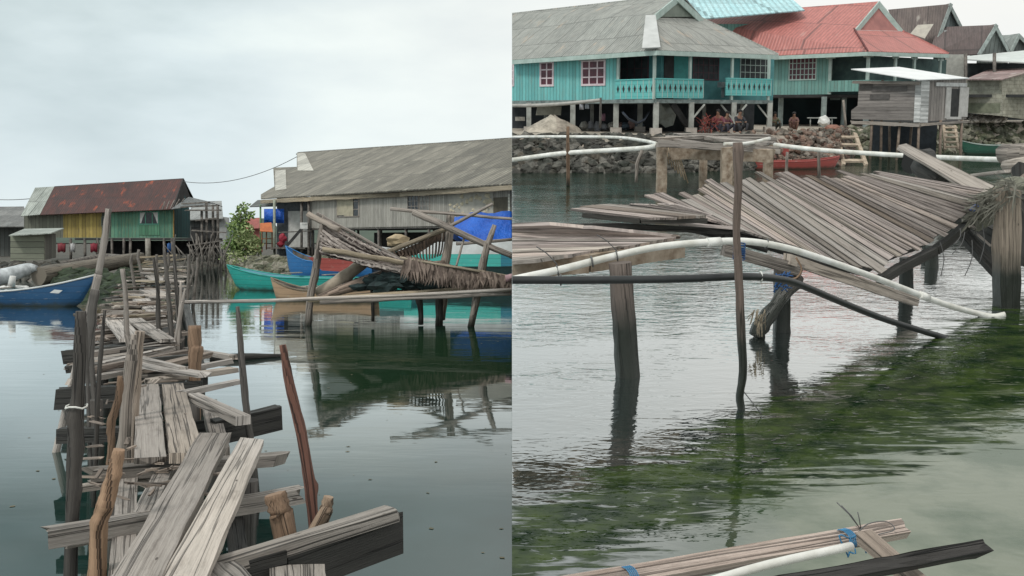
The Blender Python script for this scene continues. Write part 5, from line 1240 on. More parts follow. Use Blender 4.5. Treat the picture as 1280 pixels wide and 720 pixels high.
# ---------------- brown and grey roofs further right
def gablehouse(label, Y, ridge0, apex, eaveL0, eaveL1, eaveR, base_y, roofm, wallm, depth=0):
    h = thing('house', at(apex[0], base_y, Y=Y), label, 'house')
    a, b_ = at(*ridge0, Y=Y+3.5), at(*apex, Y=Y)
    c, d = at(*eaveL0, Y=Y+1), at(*eaveL1, Y=Y-.6); e = at(*eaveR, Y=Y+1.5)
    m = MB(); m.slab([c, d, b_, a], .12, udir=(d-c)); m.build('roof', roofm, h)
    m = MB(); m.slab([b_, e, e+V((0, 8, 0)), b_+V((0, 8, 0))], .12); m.build('roof', roofm, h)['label'] = 'far roof slope'
    m = MB(); m.slab([at(apex[0], apex[1]+3, Y=Y+.5), at(eaveL1[0]+2, eaveL1[1], Y=Y+.2), V((at(eaveL1[0]+2, 0, Y=Y+.2).x, at(eaveL1[0]+2, 0, Y=Y+.2).y, at(apex[0], base_y, Y=Y).z)),
        V((at(eaveR[0]-2, 0, Y=Y+1.7).x, Y+1.7, at(apex[0], base_y, Y=Y).z)), at(eaveR[0]-2, eaveR[1], Y=Y+1.7)], .12); m.build('gable_wall', wallm, h)
    m = MB(); m.plank(d+V((0, -.1, 0)), b_+V((0, -.1, .1)), .08, .35, jit=.03, rag=.05); m.plank(b_+V((0, -.1, .1)), e+V((0, -.1, 0)), .08, .35, jit=.03, rag=.05); m.build('barge_board', plain('grey_barge_'+label[:9], (.40, .46, .44)), h)
    return h
BRN = corrug('brown_rusty_roof', (.19, .155, .14), (.12, .10, .095), (.40, .37, .33), .66, .22, (1.4, 5), .25)
h = gablehouse('tall house with a streaked brown roof and blue grey gable', 96, (1110, 12), (1187, 5), (1130, 62), (1167, 58), (1203, 36), 150, BRN, boards('blue_grey_boards', (.26, .30, .30), (.17, .21, .21), width=.4))
m = MB(); m.slab([at(1147, 31, Y=95.5), at(1167, 30, Y=95.1), at(1156, 48, Y=94.7), at(1138, 42, Y=95.3)], .05); m.build('patch_sheet', plain('cream_sheet', (.52, .50, .43), (.42, .4, .35)), h)
m = MB(); w_ = Wall(at(1170, 40, Y=95.6), at(1204, 40, Y=95.6)); w_.rect(m, 1180, 38, 1189, 59, .0, .1, True); m.build('shutter', plain('pale_shutter', (.5, .52, .52)), h)
h = gablehouse('house with a plain brown roof and a boarded grey gable', 93, (1172, 34), (1244, 31), (1160, 70), (1221, 68), (1263, 67), 150, corrug('plain_brown_roof', (.17, .13, .125), (.12, .095, .09), tile=(3, 6)), boards('grey_green_gable', (.34, .38, .36), (.22, .25, .24), width=.5))
h = gablehouse('small grey house cut by the far right edge', 99, (1252, 44), (1273, 43), (1240, 66), (1262, 64), (1300, 70), 150, corrug('grey_green_roof', (.30, .33, .31), (.22, .25, .24)), boards('dim_gable', (.20, .22, .22), (.13, .15, .15), width=.4))
m = MB(); m.slab([at(1208, 74, Y=88), at(1282, 78, Y=88), at(1300, 70, Y=91), at(1300, 61, Y=95), at(1210, 70, Y=91)], .1); m.build('canopy', plain('pale_canopy', (.62, .66, .64), (.50, .54, .52), .6, 1), label='pale metal canopy in front of the brown roofed houses', cat='canopy')
m = MB(); m.slab([at(1182, 68, Y=90), at(1208, 68, Y=90), at(1208, 150, Y=90), at(1182, 150, Y=90)], .1); m.build('wall', plain('off_white_wall', (.46, .46, .42), (.34, .34, .31)), label='off white wall between the red and brown roofed houses', cat='wall')
m = MB(); m.slab([at(1208, 79, Y=91), at(1300, 79, Y=91), at(1300, 150, Y=91), at(1208, 150, Y=91)], .1); m.build('wall', SHAD2, label='dim wall under the pale canopy', cat='wall')
for k, x in enumerate((1207, 1243)):
    m = MB(); m.tube([at(x, 66, Y=87.5), at(x, 150, Y=87.5)], .14, 6); m.build('canopy_post', FARW, label=('grey post carrying the left end of the pale canopy', 'grey post carrying the middle of the pale canopy')[k], cat='post')

# ---------------- wooden hut on stilts and block shed
H = thing('stilt_hut', at(1150, 190, Y=69), 'small plank hut on thin stilts with a white sheet roof', 'hut')
HB = boards('hut_planks', (.25, .225, .21), (.34, .31, .29), (.09, .08, .075), .22, .75, True, var=.4)
cA = at(1150, 120, Y=68); Wl = Wall(at(1068, 120, Y=71), cA); Wr = Wall(cA, at(1208.5, 120, Y=70.5))
m = MB(); Wl.facepx(m, [(1074, 101), (1150, 101.5), (1150, 151), (1064, 149), (1064, 138), (1072, 132)], .1); m.build('wall', HB, H)
m = MB(); Wr.facepx(m, [(1150, 100), (1208, 98), (1208, 149), (1150, 152)], .1); m.build('wall', boards('hut_upright_boards', (.40, .37, .34), (.27, .24, .225), (.12, .1, .1), .28, .6, var=.3), H)['label'] = 'wall of upright boards with the doorway'
m = MB(); Wr.rect(m, 1150.4, 101, 1158.5, 153, .02, .08, True); Wl.rect(m, 1145, 101, 1150, 153, .02, .08, True); m.build('corner_sheet', corrug('white_corner_sheet', (.66, .67, .66), (.5, .5, .49), period=.3), H)
m = MB(); Wr.rect(m, 1186, 111, 1199, 145.5, .02, .05, True); m.build('doorway', SHADE, H)
m = MB(); Wr.rect(m, 1182, 109, 1186, 148, .03, .1, True); Wr.rect(m, 1199, 109, 1208, 146, .03, .09, True); Wr.rect(m, 1182, 146, 1200, 149, .03, .1); m.build('door_frame', plain('pale_frame', (.52, .51, .49), (.4, .39, .37)), H)
m = MB(); Wr.rect(m, 1169, 103, 1207, 108.5, .04, .12); m.build('lintel_sheet', plain('light_metal', (.60, .61, .60)), H)
m = MB()
for x0, x1, y0, y1 in ((1090, 1134, 108, 114), (1075, 1091, 105, 112), (1088, 1112, 118, 124)): Wl.rect(m, x0, y0, x1, y1, .02, .06)
m.build('dark_plank', plain('dark_plank', (.12, .11, .105)), H)
m = MB(); m.slab([at(1064, 86, Y=70.5), at(1150, 99.5, Y=67.2), at(1212, 97.5, Y=70.2), at(1124, 83.5, Y=74.5)], .06); m.build('roof', plain('white_sheet', (.80, .82, .82), (.70, .72, .72), .5, .8, .1), H)
m = MB(); m.plank(at(1064, 151, Y=71.2), at(1151, 154.5, Y=67.9), .15, .22, jit=.1); m.plank(at(1151, 154.5, Y=67.9), at(1210, 150.5, Y=70.6), .15, .16, jit=.1); m.plank(at(1066, 101, Y=70.8), at(1150, 102.5, Y=67.8), .1, .18); m.build('floor_beam', GREY, H)
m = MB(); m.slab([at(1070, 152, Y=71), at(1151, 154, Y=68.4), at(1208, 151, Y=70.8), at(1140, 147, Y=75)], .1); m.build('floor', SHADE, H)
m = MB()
w_ = Wall(at(1090, 150, Y=74.5), at(1172, 150, Y=74.5)); w_.face(m, 0, w_.L, .2, at(1100, 154, Y=74).z, .1); m.build('shade_screen', plain('dark_hut_screen', (.025, .035, .045), (.01, .015, .02)), H)  # dark sheet for the shade behind the hut stilts
for x, Yp, y0 in ((1090, 70.4, 150), (1103, 70.0, 100), (1125, 69.2, 152), (1149, 68.2, 152), (1176, 69.2, 150), (1202, 70.4, 150), (1112, 74, 152), (1140, 74, 152)):
    p = at(x, y0, Y=Yp-.15); m = MB(); m.tube([p, V((p.x+RND.uniform(-.15, .15), p.y, -.5))], .09, 6, .1); m.build('stilt', plain('stilt_brown', (.25, .19, .15), (.12, .09, .07)) if x == 1090 else bpy.data.materials['stilt_brown'], H)
H = thing('block_shed', at(1240, 140, Y=84), 'whitewashed block shed with a rust pink sheet roof', 'shed')
MAS = masonry('shed_blocks', (.42, .41, .33), (.36, .35, .29), (.26, .25, .2), .9, .33)
Wl = Wall(at(1207, 120, Y=84), at(1252, 120, Y=82)); Wr = Wall(at(1252, 120, Y=82), at(1300, 120, Y=86))
m = MB(); Wl.facepx(m, [(1207, 99), (1252, 99), (1252, 145), (1207, 141)], .2); m.build('wall', MAS, H)
m = MB(); Wr.facepx(m, [(1252.3, 99), (1300, 86), (1300, 152), (1252.3, 145)], .2); m.build('wall', masonry('shed_blocks_light', (.48, .46, .37), (.40, .38, .30), (.30, .28, .22), .8, .3), H)['label'] = 'lighter side wall of blocks'
m = MB(); m.slab([at(1206, 99, Y=83.3), at(1253, 99, Y=81.3), at(1300, 86, Y=85.4), at(1300, 84, Y=90), at(1236, 87, Y=90)], .08); m.build('roof', corrug('rust_pink_roof', (.36, .25, .24), (.26, .19, .18), (.42, .36, .34), .6, .25, (1.5, 4)), H)
m = MB(); Wl.rect(m, 1208, 129, 1250, 141, .0, .03); m.build('mossy_band', plain('moss_wall', (.20, .21, .15), (.12, .13, .09)), H)

# ---------------- ladders, boats
def ladder(name, a, b_, wd, n, r, m_, label):
    m = MB(); root = thing(name, a, label, 'ladder'); a, b_ = V(a), V(b_); s_ = V((wd/2, 0, 0))
    for q in (-1, 1):
        m = MB(); m.plank(a+s_*q, b_+s_*q*.85, r*2, r*1.2, up=(0, -1, .3)); m.build('rail', m_, root)
    for i in range(n):
        p = a.lerp(b_, (i+.5)/n); m = MB(); m.plank(p-s_*1.05+V((0, -.06, 0)), p+s_*1.05+V((0, -.06, 0)), r*2.4, r, up=(0, -.4, 1)); m.build('rung', m_, root)
TANW = plain('tan_timber', (.46, .38, .29), (.26, .2, .15), .85, 3)
ladder('ladder', at(1069, 205, Y=61.5), at(1058, 166, Y=66), 1.35, 4, .12, TANW, 'broad tan timber ladder leaning on the bank beside the red boat')
ladder('ladder', at(1190, 186, Y=72.5), at(1187, 156, Y=75.5), .95, 5, .09, TANW, 'narrow pale step ladder under the hut doorway')
o = boat('moored_boat', at(1049, 208, Y=59.0), at(925, 211, Y=57.5), 1.3, .42, .25, REDP, REDP, 'long low red boat moored under the rubble bank', trim_m=REDP, seats=2, stern_rise=.15)
m = MB(); m.slab([at(963, 184, Y=60.5), at(986, 186, Y=60.5), at(986, 198, Y=60.5), at(960, 198, Y=60.5)], .4); m.build('board', REDP, label='upright faded red board behind the red boat', cat='board')
boat('moored_boat', at(1199, 190, Y=79), at(1300, 193, Y=77), 1.9, .68, .35, GRN, GRN, 'dark green boat lying under the block shed', trim_m=plain('grey_green_rim', (.3, .36, .33)), seats=2)
# ================================================================== RIGHT: pier, pipes, collapsed deck
side('R')
H = thing('pier', at(895, 200, Y=42), 'short timber pier on stout square posts in front of the embankment', 'pier')
for x, y0, y1, wpx, Yp, mt in ((828, 180, 243, 12, 41, SCUM), (880, 186, 238, 9, 43, SCUM), (910, 184, 240, 13, 40, SCUM), (921, 186, 240, 8, 42, SCUM), (962, 180, 232, 11, 42.5, SCUM)):
    p = at(x, y0, Y=Yp); w_ = wpx*pxm(Yp)
    m = MB(); m.plank(V((p.x, p.y, p.z)), V((p.x+.02, p.y, -.6)), w_, w_, up=(0, -1, 0), jit=.06, rag=.1); m.build('post', mt, H)
m = MB()
for x0, y0, x1, y1, Y0, Y1, wd, t_ in ((822, 175, 972, 184, 40.5, 41.5, .5, .26), (830, 170, 968, 172, 44, 46, .5, .2), (834, 172, 905, 182, 43, 41, .4, .12), (866, 169, 966, 178, 45, 42, .4, .12), (820, 172, 905, 168, 42, 46, .45, .12), (845, 167, 960, 168, 46, 47.5, .5, .12)):
    m = MB(); m.plank(at(x0, y0, Y=Y0), at(x1, y1, Y=Y1), wd, t_, jit=.08, rag=.4, tilt=RND.uniform(-.1, .1)); m.build('beam', GREY if t_ > .15 else GREY, H)
m = MB(); m.plank(at(838, 183, Y=41.5), at(968, 187, Y=41), .2, .5, jit=.05); m.build('fascia', SCUM, H)
m = MB()
for k in range(7): m.tube([at(832+k*2, 178, Y=42), at(836+k*4, 205+k*4, Y=41.5)], .035, 4, .2)
m.build('hanging_rope', plain('rope_tan', (.35, .27, .18)), H)
def pipe(pts, r, m_, label, name='pipe', sub=6, n=10, ties=()):
    root = MB(); root.tube(pts, r, n, 0, sub=sub); o = root.build(name, m_, label=label, cat='pipe')
    return o
def PP(l): return [at(x, y, Y=Y_) for x, y, Y_ in l]
pipe(PP([(600, 205, 46), (640, 200, 46), (700, 192, 45), (760, 188, 44), (805, 185, 43), (824, 181, 42.5)]), .10, WHITEP, 'white pipe in front of the embankment, the lower of two meeting at the pier')
pipe(PP([(620, 172, 56), (660, 171, 55), (730, 171, 52), (775, 172, 49), (805, 176, 45), (822, 180, 42.5)]), .075, WHITEP, 'white pipe along the top of the embankment')
pipe(PP([(600, 131, 60), (655, 132, 60), (700, 130, 59.6), (752, 125, 59.4)]), .10, plain('grey_bamboo', (.42, .41, .38), (.3, .29, .27)), 'grey bamboo pole slung below the turquoise wall', name='pole')
pipe(PP([(968, 181, 41.5), (1020, 187, 40), (1090, 192, 39), (1180, 197, 37), (1262, 200, 33)]), .09, WHITEP, 'long white pipe running right from the pier to the log bundle')
pipe(PP([(905, 180, 40.4), (935, 179, 40.8), (962, 173, 42)]), .07, WHITEP, 'short white pipe end lying on the pier')
stake('stake', [at(710, 158, Y=44.8), at(710, 190, Y=44.8), at(710, 232, Y=44.8)], [.07, .09, .08], BROWN, 'thin brown stake carrying the white pipe left', jit=.12)
stake('stake', [at(751, 122, Y=59), at(750, 160, Y=59)], [.06, .07], POST, 'thin dark upright pole before the turquoise house')
stake('stake', [at(803, 188, Y=43), at(797, 205, Y=43), at(795, 228, Y=43)], [.08, .08, .07], POSTL, 'thin pale stake propping the white pipes near the pier')
stake('stake', [at(984, 190, Y=47), at(983, 225, Y=47)], [.06, .06], POSTL, 'thin stake standing before the middle of the red boat')
stake('stake', [at(1023, 182, Y=41), at(1024, 222, Y=41)], [.07, .07], POSTL, 'thin stake standing before the right end of the red boat')
stake('stake', [at(1054, 125, Y=64), at(1057, 160, Y=64)], [.08, .08], POSTL, 'leaning pole left of the plank hut')

# ---- deck sections
RK = 1
def deck(label, far, near, n, t, gap=.12, sc_=1.0, mats=(DECK, GREY, DECK, PALE, DECK, BRG, DECK), jit=.018, drop=()):
    """fan of planks: far and near edges as lists of (x, y, Y)"""
    root = thing('deck', at(near[len(near)//2][0], near[len(near)//2][1], Y=near[len(near)//2][2]), label, 'deck')
    def along(l, f):
        f = f*(len(l)-1); i = min(int(f), len(l)-2); return V(l[i]).lerp(V(l[i+1]), f-i)
    for i in range(n):
        if i in drop: continue
        f = i/(n-1)
        a, b_ = along(far, f), along(near, f)
        a2, b2 = along(far, min(1, f+1/(n-1))) if i < n-1 else along(far, 1-1/(n-1)), along(near, min(1, f+1/(n-1))) if i < n-1 else along(near, 1-1/(n-1))
        p, q = at(a.x, a.y, Y=a.z), at(b_.x, b_.y, Y=b_.z); p2, q2 = at(a2.x, a2.y, Y=a2.z), at(b2.x, b2.y, Y=b2.z)
        d = (q-p).normalized()
        def wd(u, v):
            w_ = u-v; return (w_-d*w_.dot(d)).length
        wa, wb = max(.05, wd(p2, p)), max(.05, wd(q2, q))
        side_ = (p2-p)*.5+(q2-q)*.5; up = side_.cross(d); up = up if up.z > 0 else -up
        if i == n-1: p2, q2 = p+(p-p2), q+(q-q2)
        e0, e1 = -d*RND.uniform(-.12, .28)*sc_, d*RND.uniform(-.08, .07)
        if RND.random() < .08: e1 = -d*RND.uniform(.1, .5)
        h_ = up.normalized()*RND.uniform(-.004, .004)
        m = MB(); m.quadboard(p+e0+h_, q+e1+h_, q2+e1+h_, p2+e0+h_, t, up, gap)
        m.build('plank', mats[RND.randrange(len(mats))], root)
        continue
        p += -d*RND.uniform(-.06, .2)*sc_; q += d*RND.uniform(-.08, .08)
        m = MB(); m.plank(p+V((0, 0, RND.uniform(-.004, .006))), q+V((0, 0, RND.uniform(-.004, .006))), wa*(1-gap*RND.uniform(.5, 1.6)), t, up=up, w1=wb*(1-gap*RND.uniform(.5, 1.6)), jit=jit, rag=.25, seg=8, warp=.004)
        m.build('plank', mats[RND.randrange(len(mats))], root)
    return root
far3 = [(817, 248, 14.6), (857, 245, 14.7), (880, 240, 14.8), (905, 233, 15.0), (940, 229, 15.2), (960, 224, 15.3), (985, 225, 15.5), (1010, 221, 15.7), (1035, 221, 15.9), (1060, 219, 16.2), (1085, 217, 16.5), (1102, 216, 16.8)]
near3 = [(895, 277, 14.3), (935, 288, 14.5), (985, 305, 14.8), (1045, 325, 15.2), (1097, 339, 15.4), (1122, 322, 16.0), (1145, 312, 16.4), (1164, 305, 16.8), (1183, 290, 17.0), (1202, 273, 17.2), (1225, 255, 17.4), (1240, 243, 17.6)]
D3 = deck('large collapsed deck of grey planks fanning out over the water', far3, near3, 34, .035, gap=.085)
for f_ in (.10, .35, .60, .85):  # dark joists added below so the gaps between planks look dark
    m = MB(); L_ = [at(near3[i][0], near3[i][1], Y=near3[i][2]).lerp(at(far3[i][0], far3[i][1], Y=far3[i][2]), f_)+V((0, .20, -.16)) for i in range(12)]
    for a, b2 in zip(L_, L_[1:]): m.plank(a, b2, .14, .05, jit=.02, rag=0, up=(0, -.4, 1))
    m.build('joist', DARK, D3)
def beam_on(root, pts, w_, h, mt, nm='beam', up=(0, 0, 1)):
    m = MB()
    for a, b_ in zip(pts, pts[1:]): m.plank(at(*a[:2], Y=a[2]), at(*b_[:2], Y=b_[2]), w_, h, jit=.03, rag=.15, up=up)
    m.build(nm, mt, root)
beam_on(D3, [(850, 274, 14.7), (905, 287, 14.6), (960, 303, 14.8)], .12, .15, DARK)
beam_on(D3, [(1100, 345, 15.6), (1125, 330, 16.2), (1168, 309, 17.0), (1205, 280, 17.4), (1236, 250, 17.8)], .14, .13, DARK)
# the pale beams that slope into the water
m = MB(); m.plank(at(905, 304, Y=14.2), at(1003, 331, Y=14.5), .14, .17, jit=.03, rag=.2); m.build('beam', GREY, label='pale grey beam end resting on the dark support post', cat='beam')
m = MB(); m.plank(at(985, 317, Y=14.4), at(1146, 371, Y=15.9), .14, .15, jit=.03, rag=.2); m.build('beam', GREY, label='pale grey beam sloping down to the waterline under the deck', cat='beam')
D1 = deck('near left deck section of wide grey planks', [(600, 280, 12.75), (600, 283, 12.7), (600, 287, 12.7), (600, 292, 12.6), (600, 298, 12.6), (600, 306, 12.5), (600, 314, 12.4), (600, 323, 12.3)],
    [(690, 277, 12.9), (765, 284, 13.3), (850, 294, 13.9), (848, 297, 13.8), (830, 300, 13.5), (800, 304, 13.2), (765, 309, 12.9), (706, 318, 12.4)], 12, .05, gap=.05)
beam_on(D1, [(600, 330, 12.3), (735, 318, 12.6), (852, 301, 13.8)], .12, .22, SCUM)
D2 = deck('small middle deck section floating between the other two', [(725, 262, 13.9), (752, 260, 14.0), (775, 257, 14.2), (800, 257, 14.2), (838, 258, 14.1)],
    [(800, 271, 13.8), (860, 271, 13.8), (882, 269, 13.9), (885, 268, 14.0), (886, 267.5, 14.0)], 6, .04, gap=.08)
beam_on(D2, [(728, 266, 13.95), (800, 274, 13.85), (884, 273, 13.95)], .10, .06, DARK)
beam_on(D2, [(700, 280, 13.5), (775, 279, 13.9), (918, 286, 14.6)], .12, .08, DARK)  # dark beam standing for the shadow gap between the decks
m = MB(); m.plank(at(792, 273, Y=14.1), at(920, 284, Y=14.25), .22, .03); m.build('loose_plank', DECK, label='loose plank lying between the middle and the large deck', cat='plank')
# support posts
def spost(x, y0, y1w, wpx, mt, label, name='post', n=9, lean=0, jit=.045):
    """round post whose foot meets the water at y1w"""
    f_ = at(x+lean, y1w, z=0); Yp = f_.y; top = at(x, y0, Y=Yp); r = wpx/2*pxm(Yp)
    foot = f_+(f_-top).normalized()*.5
    return stake(name, [top, top.lerp(f_, .5), f_, foot], [r*.95, r, r*1.05, r], mt, label, 'post', jit=jit, n=n, sub=5, knots=0)
SUP = wood('support_wood', (.04, .033, .03), (.18, .15, .135), wet=.75)
spost(776, 328, 470, 31, SUP, 'thick weathered post under the near left deck', n=7, lean=10)
stake('post', [at(x_, y_, Y=10.8) for x_, y_ in ((922, 178), (923, 230), (921, 290), (924, 350), (927, 420), (929, 465), (925, 495), (928, 522), (928, 560))], [.038, .042, .04, .046, .046, .044, .042, .042, .042], wood('slender_brown', (.03, .024, .02), (.20, .15, .125), wet=.9), 'tall slender crooked post standing before the decks', 'post', jit=.09, n=10, sub=4, knots=5)
spost(977, 326, 414, 24, SUP, 'dark square post under the pale beam', n=4)
spost(1133, 322, 376, 18, SUP, 'mossy post at the near corner of the large deck', n=8)
spost(1165, 306, 334, 16, SUP, 'short dark post behind the deck corner', n=8)
spost(1158, 304, 322, 11, SUP, 'small dark post deep below the deck', n=6)
spost(1160, 306, 318, 10, SUP, 'stub', n=6) if False else None
stake('log', [at(996, 343, Y=14.6), at(976, 372, Y=14.5), at(954, 402, Y=14.4), at(946, 420, Y=14.4)], [.085, .10, .12, .11], SUP, 'short slanting log stump lashed to the dark square post', cat='log', jit=.18)
m = MB()
for k in range(26):
    p = at(948+RND.uniform(-6, 10), 398+RND.uniform(-12, 6), Y=14.0); m.tube([p, p+V((RND.uniform(-.12, .05), -.03, RND.uniform(-.3, -.05)))], .007, 4)
m.build('frayed_fibre', BAMB, label='frayed fibres hanging from the slanting log', cat='fibre')
# concrete pillar and wreck at the right edge
m = MB(); f_ = at(1266, 386, z=0)
m.plank(at(1264, 238, Y=f_.y), V((f_.x, f_.y, -.5)), .33, .3, up=(0, -1, 0), jit=.07, rag=.15); m.build('pillar', wood('stained_pillar', (.075, .06, .05), (.34, .285, .23), wet=.7, crack=.3), label='tall square stained pillar at the right edge', cat='pillar')
def wreck(nm, a, b_, w_, t_, mt, label, cat='board', up=(0, 0, 1), **k):
    m = MB(); m.plank(at(*a[:2], Y=a[2]), at(*b_[:2], Y=b_[2]), w_, t_, up=up, **k); return m.build(nm, mt, label=label, cat=cat)
wreck('loose_board', (1128, 182, 19.5), (1236, 240, 18), .26, .05, GREY, 'long broad grey board tipped up behind the deck', up=(.3, -1, .8), w1=.5, rag=.4)
wreck('loose_board', (1146, 190, 20.2), (1222, 238, 18.8), .2, .06, DECK, 'narrow board leaning behind the broad grey one', up=(.3, -1, .8))
wreck('loose_board', (1230, 250, 17.3), (1256, 232, 17), .13, .06, GREY, 'short grey splintered board at the deck corner', rag=.9)
wreck('loose_board', (1222, 262, 17.2), (1262, 236, 16.9), .15, .06, GREY, 'pale splintered board above the fallen brace', rag=.9)
wreck('fallen_brace', (1198, 282, 17.9), (1258, 348, 17.2), .2, .16, DARK, 'black fallen brace slanting down to the pillar foot', 'brace', up=(0, -1, .3))
wreck('fallen_brace', (1215, 272, 18.5), (1275, 300, 17.6), .3, .45, DARK, 'thick black timber behind the pillar', 'brace')
wreck('fallen_brace', (1222, 292, 17.3), (1240, 308, 17.1), .06, .02, PALE, 'small pale splinter on the fallen brace', 'splinter')
stake('log', [at(1140, 201, Y=21), at(1160, 200, Y=21.5)], [.25, .22], DARK, 'round dark log end behind the tipped board', cat='log', jit=.1, n=12, sub=2, knots=0)
stake('log', [at(1150, 206, Y=20.5), at(1180, 226, Y=19.8)], [.16, .19], DARK, 'black log sloping into the gap behind the deck', cat='log', jit=.15, n=9, sub=3)
b_ = boat('wrecked_hull', at(1175, 232, Y=30), at(1310, 238, Y=27), 1.6, .75, .2, DARK, DARK, 'dark half sunk hull behind the deck corner', trim_m=GREY, seats=0, cat='boat hull')
stake('log', [at(1254, 192, Y=26), at(1300, 190, Y=25)], [.26, .24], POSTL, 'thick grey log end above the dark hull at the right edge', cat='log', jit=.1, n=11, sub=3)
stake('log', [at(1258, 207, Y=25), at(1300, 206, Y=24)], [.16, .16], GREY, 'thinner log lying below the thick one at the right edge', cat='log', jit=.1, n=9, sub=3)
wreck('loose_board', (1180, 222, 27), (1262, 212, 24), .22, .07, GREY, 'weathered rim board across the dark hull')
for k in range(9):
    x0 = 1205+k*8; a = at(x0, 268-k*4+RND.uniform(-8, 8), Y=17.8+RND.uniform(-.3, .5)); b2 = at(x0+RND.uniform(10, 45), 262-k*3+RND.uniform(-40, 26), Y=17.6+RND.uniform(-.4, .4))
    m = MB(); m.plank(a, b2, RND.uniform(.05, .12), .04, up=(.2, -.6, .8), rag=.9)
    m.build('broken_lath', (GREY, DARK, BRG)[k % 3], label='broken lath in the tangle between the large deck and the pillar', cat='lath', group='broken laths beside the pillar')
m = MB(); m.plank(at(1288, 205, Y=18.5), at(1292, 330, Y=18), .4, .3, up=(0, -1, 0)); m.build('post', DARK, label='dark post half hidden at the right picture edge', cat='post')
STRAW = leafy('old_rope_straw', (.27, .26, .22), (.10, .10, .08))
m = MB()
for _ in range(420):
    f = RND.random()**.8; p = at(1213+f*58, 262-f*30+RND.uniform(-8, 14), Y=17.3-f*.7+RND.uniform(-.3, .3))
    d = V((RND.uniform(-1, .4), RND.uniform(-.3, .3), RND.uniform(-1.1, .3))).normalized()*RND.uniform(.12, .45); s_ = V((.012, 0, .012))
    m.poly([p-s_, p+s_, p+d*.6+s_*.8+V((0, 0, -.03)), p+d])
m.build('rope_straw', STRAW, label='tangle of old grey rope and straw draped by the pillar', cat='rope')
m = MB()
for c_ in ((1222, 274, 17.6), (1232, 262, 17.5), (1244, 250, 17.4), (1256, 240, 17.3), (1268, 232, 17.2), (1240, 262, 17.6)):
    m.rock(at(*c_), .21, (1.3, .8, .8), 2)
m.build('rope_heap', plain('grey_green_rope', (.25, .25, .20), (.12, .12, .09), .9, 9, .9), label='grey green heap of matted rope at the head of the pillar', cat='rope')
for k, (x0, y0, x1, y1) in enumerate([(1206, 290, 1190, 318), (1215, 300, 1206, 345), (1175, 302, 1176, 345), (1200, 285, 1192, 306), (1228, 280, 1224, 330)]):
    m = MB(); a, b_ = at(x0, y0, Y=17), at(x1, y1, Y=16.9); m.tube([a, a.lerp(b_, .5)+V((.06, 0, 0)), b_], .008, 4, sub=3); m.build('thread', WIRE, label='thin thread hanging from the right corner of the large deck', cat='thread', group='threads hanging from the deck corner')
m = MB(); m.rock(at(1222, 258, Y=17.2), .07, (1, 1, .8), 2); m.rock(at(1218, 262, Y=17.1), .06, (1.2, 1, .8), 1); m.build('cloth_scrap', plain('blue_scrap', (.12, .18, .42)), label='blue cloth scrap caught at the corner of the large deck', cat='cloth')
# ---- near pipes
wp = [(600, 362, 11.4), (640, 350, 11.6), (700, 337, 11.9), (760, 322, 12.3), (820, 309, 12.6), (880, 303, 12.8), (930, 301.5, 13.0), (975, 308, 13.3), (1020, 321, 13.7), (1080, 342, 14.3), (1130, 361, 14.9), (1180, 380, 15.4), (1215, 390, 15.8), (1240, 395.5, 15.9), (1256, 393, 15.9)]
wpo = pipe(PP(wp), .045, WHITEP, 'thick white plastic pipe arching over the water and dipping at the right', sub=5, n=14)
for a_, b2_ in (((884, 302.9, 12.8), (900, 302, 12.87)), ((1150, 368.5, 15.08), (1160, 372.3, 15.18))):
    m = MB(); m.tube([at(*a_[:2], Y=a_[2]), at(*b2_[:2], Y=b2_[2])], .058, 14); m.build('pipe_collar', WHITEP, wpo)
bp_ = [(600, 350, 10.6), (640, 350, 10.7), (740, 350, 10.8), (850, 348.5, 10.9), (930, 345.5, 11.2), (975, 349, 11.7), (1000, 356, 12.1), (1050, 377, 12.9), (1100, 397, 13.6), (1150, 413, 14.1), (1187, 424, 14.5), (1200, 430, 14.7)]
pipe(PP(bp_), .043, BLACKP, 'black plastic pipe running across and sinking into the water', sub=5, n=12)
def ring(c, r, th, mt, label, ax=(1, 0, 0), cat='tie', nm='pipe_tie', tail=0):
    m = MB(); ax = V(ax).normalized(); x = ax.orthogonal().normalized(); y = ax.cross(x)
    m.tube([c+(x*math.cos(a)+y*math.sin(a))*r for a in [i*.5236 for i in range(13)]], th, 5)
    if tail: m.tube([c+V((0, 0, r)), c+V((-.12, 0, r+tail*.6)), c+V((-.25, 0, r+tail))], th*.8, 4, sub=4)
    return m.build(nm, mt, label=label, cat=cat)
ring(at(697, 338, Y=11.9), .062, .01, WIRE, 'wire tie round the white pipe, first from the seam', (1, 0, .2), tail=.22)
ring(at(740, 327, Y=12.15), .062, .012, WIRE, 'dark tie round the white pipe left of the thick post', (1, 0, .2))
ring(at(771, 320, Y=12.35), .062, .009, WIRE, 'thin wire tie on the white pipe above the thick post', (1, 0, .2), tail=.2)
ring(at(958, 304.5, Y=13.2), .062, .01, WIRE, 'wire tie round the white pipe beside the pale beam', (1, 0, -.2))
ring(at(701, 350, Y=10.8), .055, .01, WIRE, 'wire tie on the black pipe near the seam', (1, 0, 0))
ring(at(951, 346, Y=11.4), .055, .012, WHITEP, 'white band round the black pipe right of the slender post', (1, 0, 0))
BROPE = plain('blue_rope', (.03, .10, .26), (.02, .06, .16), .8, 20)
m = MB(); c = at(924, 313, Y=10.95)
for k in range(8): m.tube([c+V((.062*math.cos(a), .062*math.sin(a), -.09+k*.022+.01*math.sin(a+k))) for a in [i*.5236 for i in range(13)]], .009, 4)
m.build('rope_lashing', BROPE, label='dark blue rope lashed round the slender post below the white pipe', cat='rope')
m = MB(); c = at(978, 350, Y=12.6)
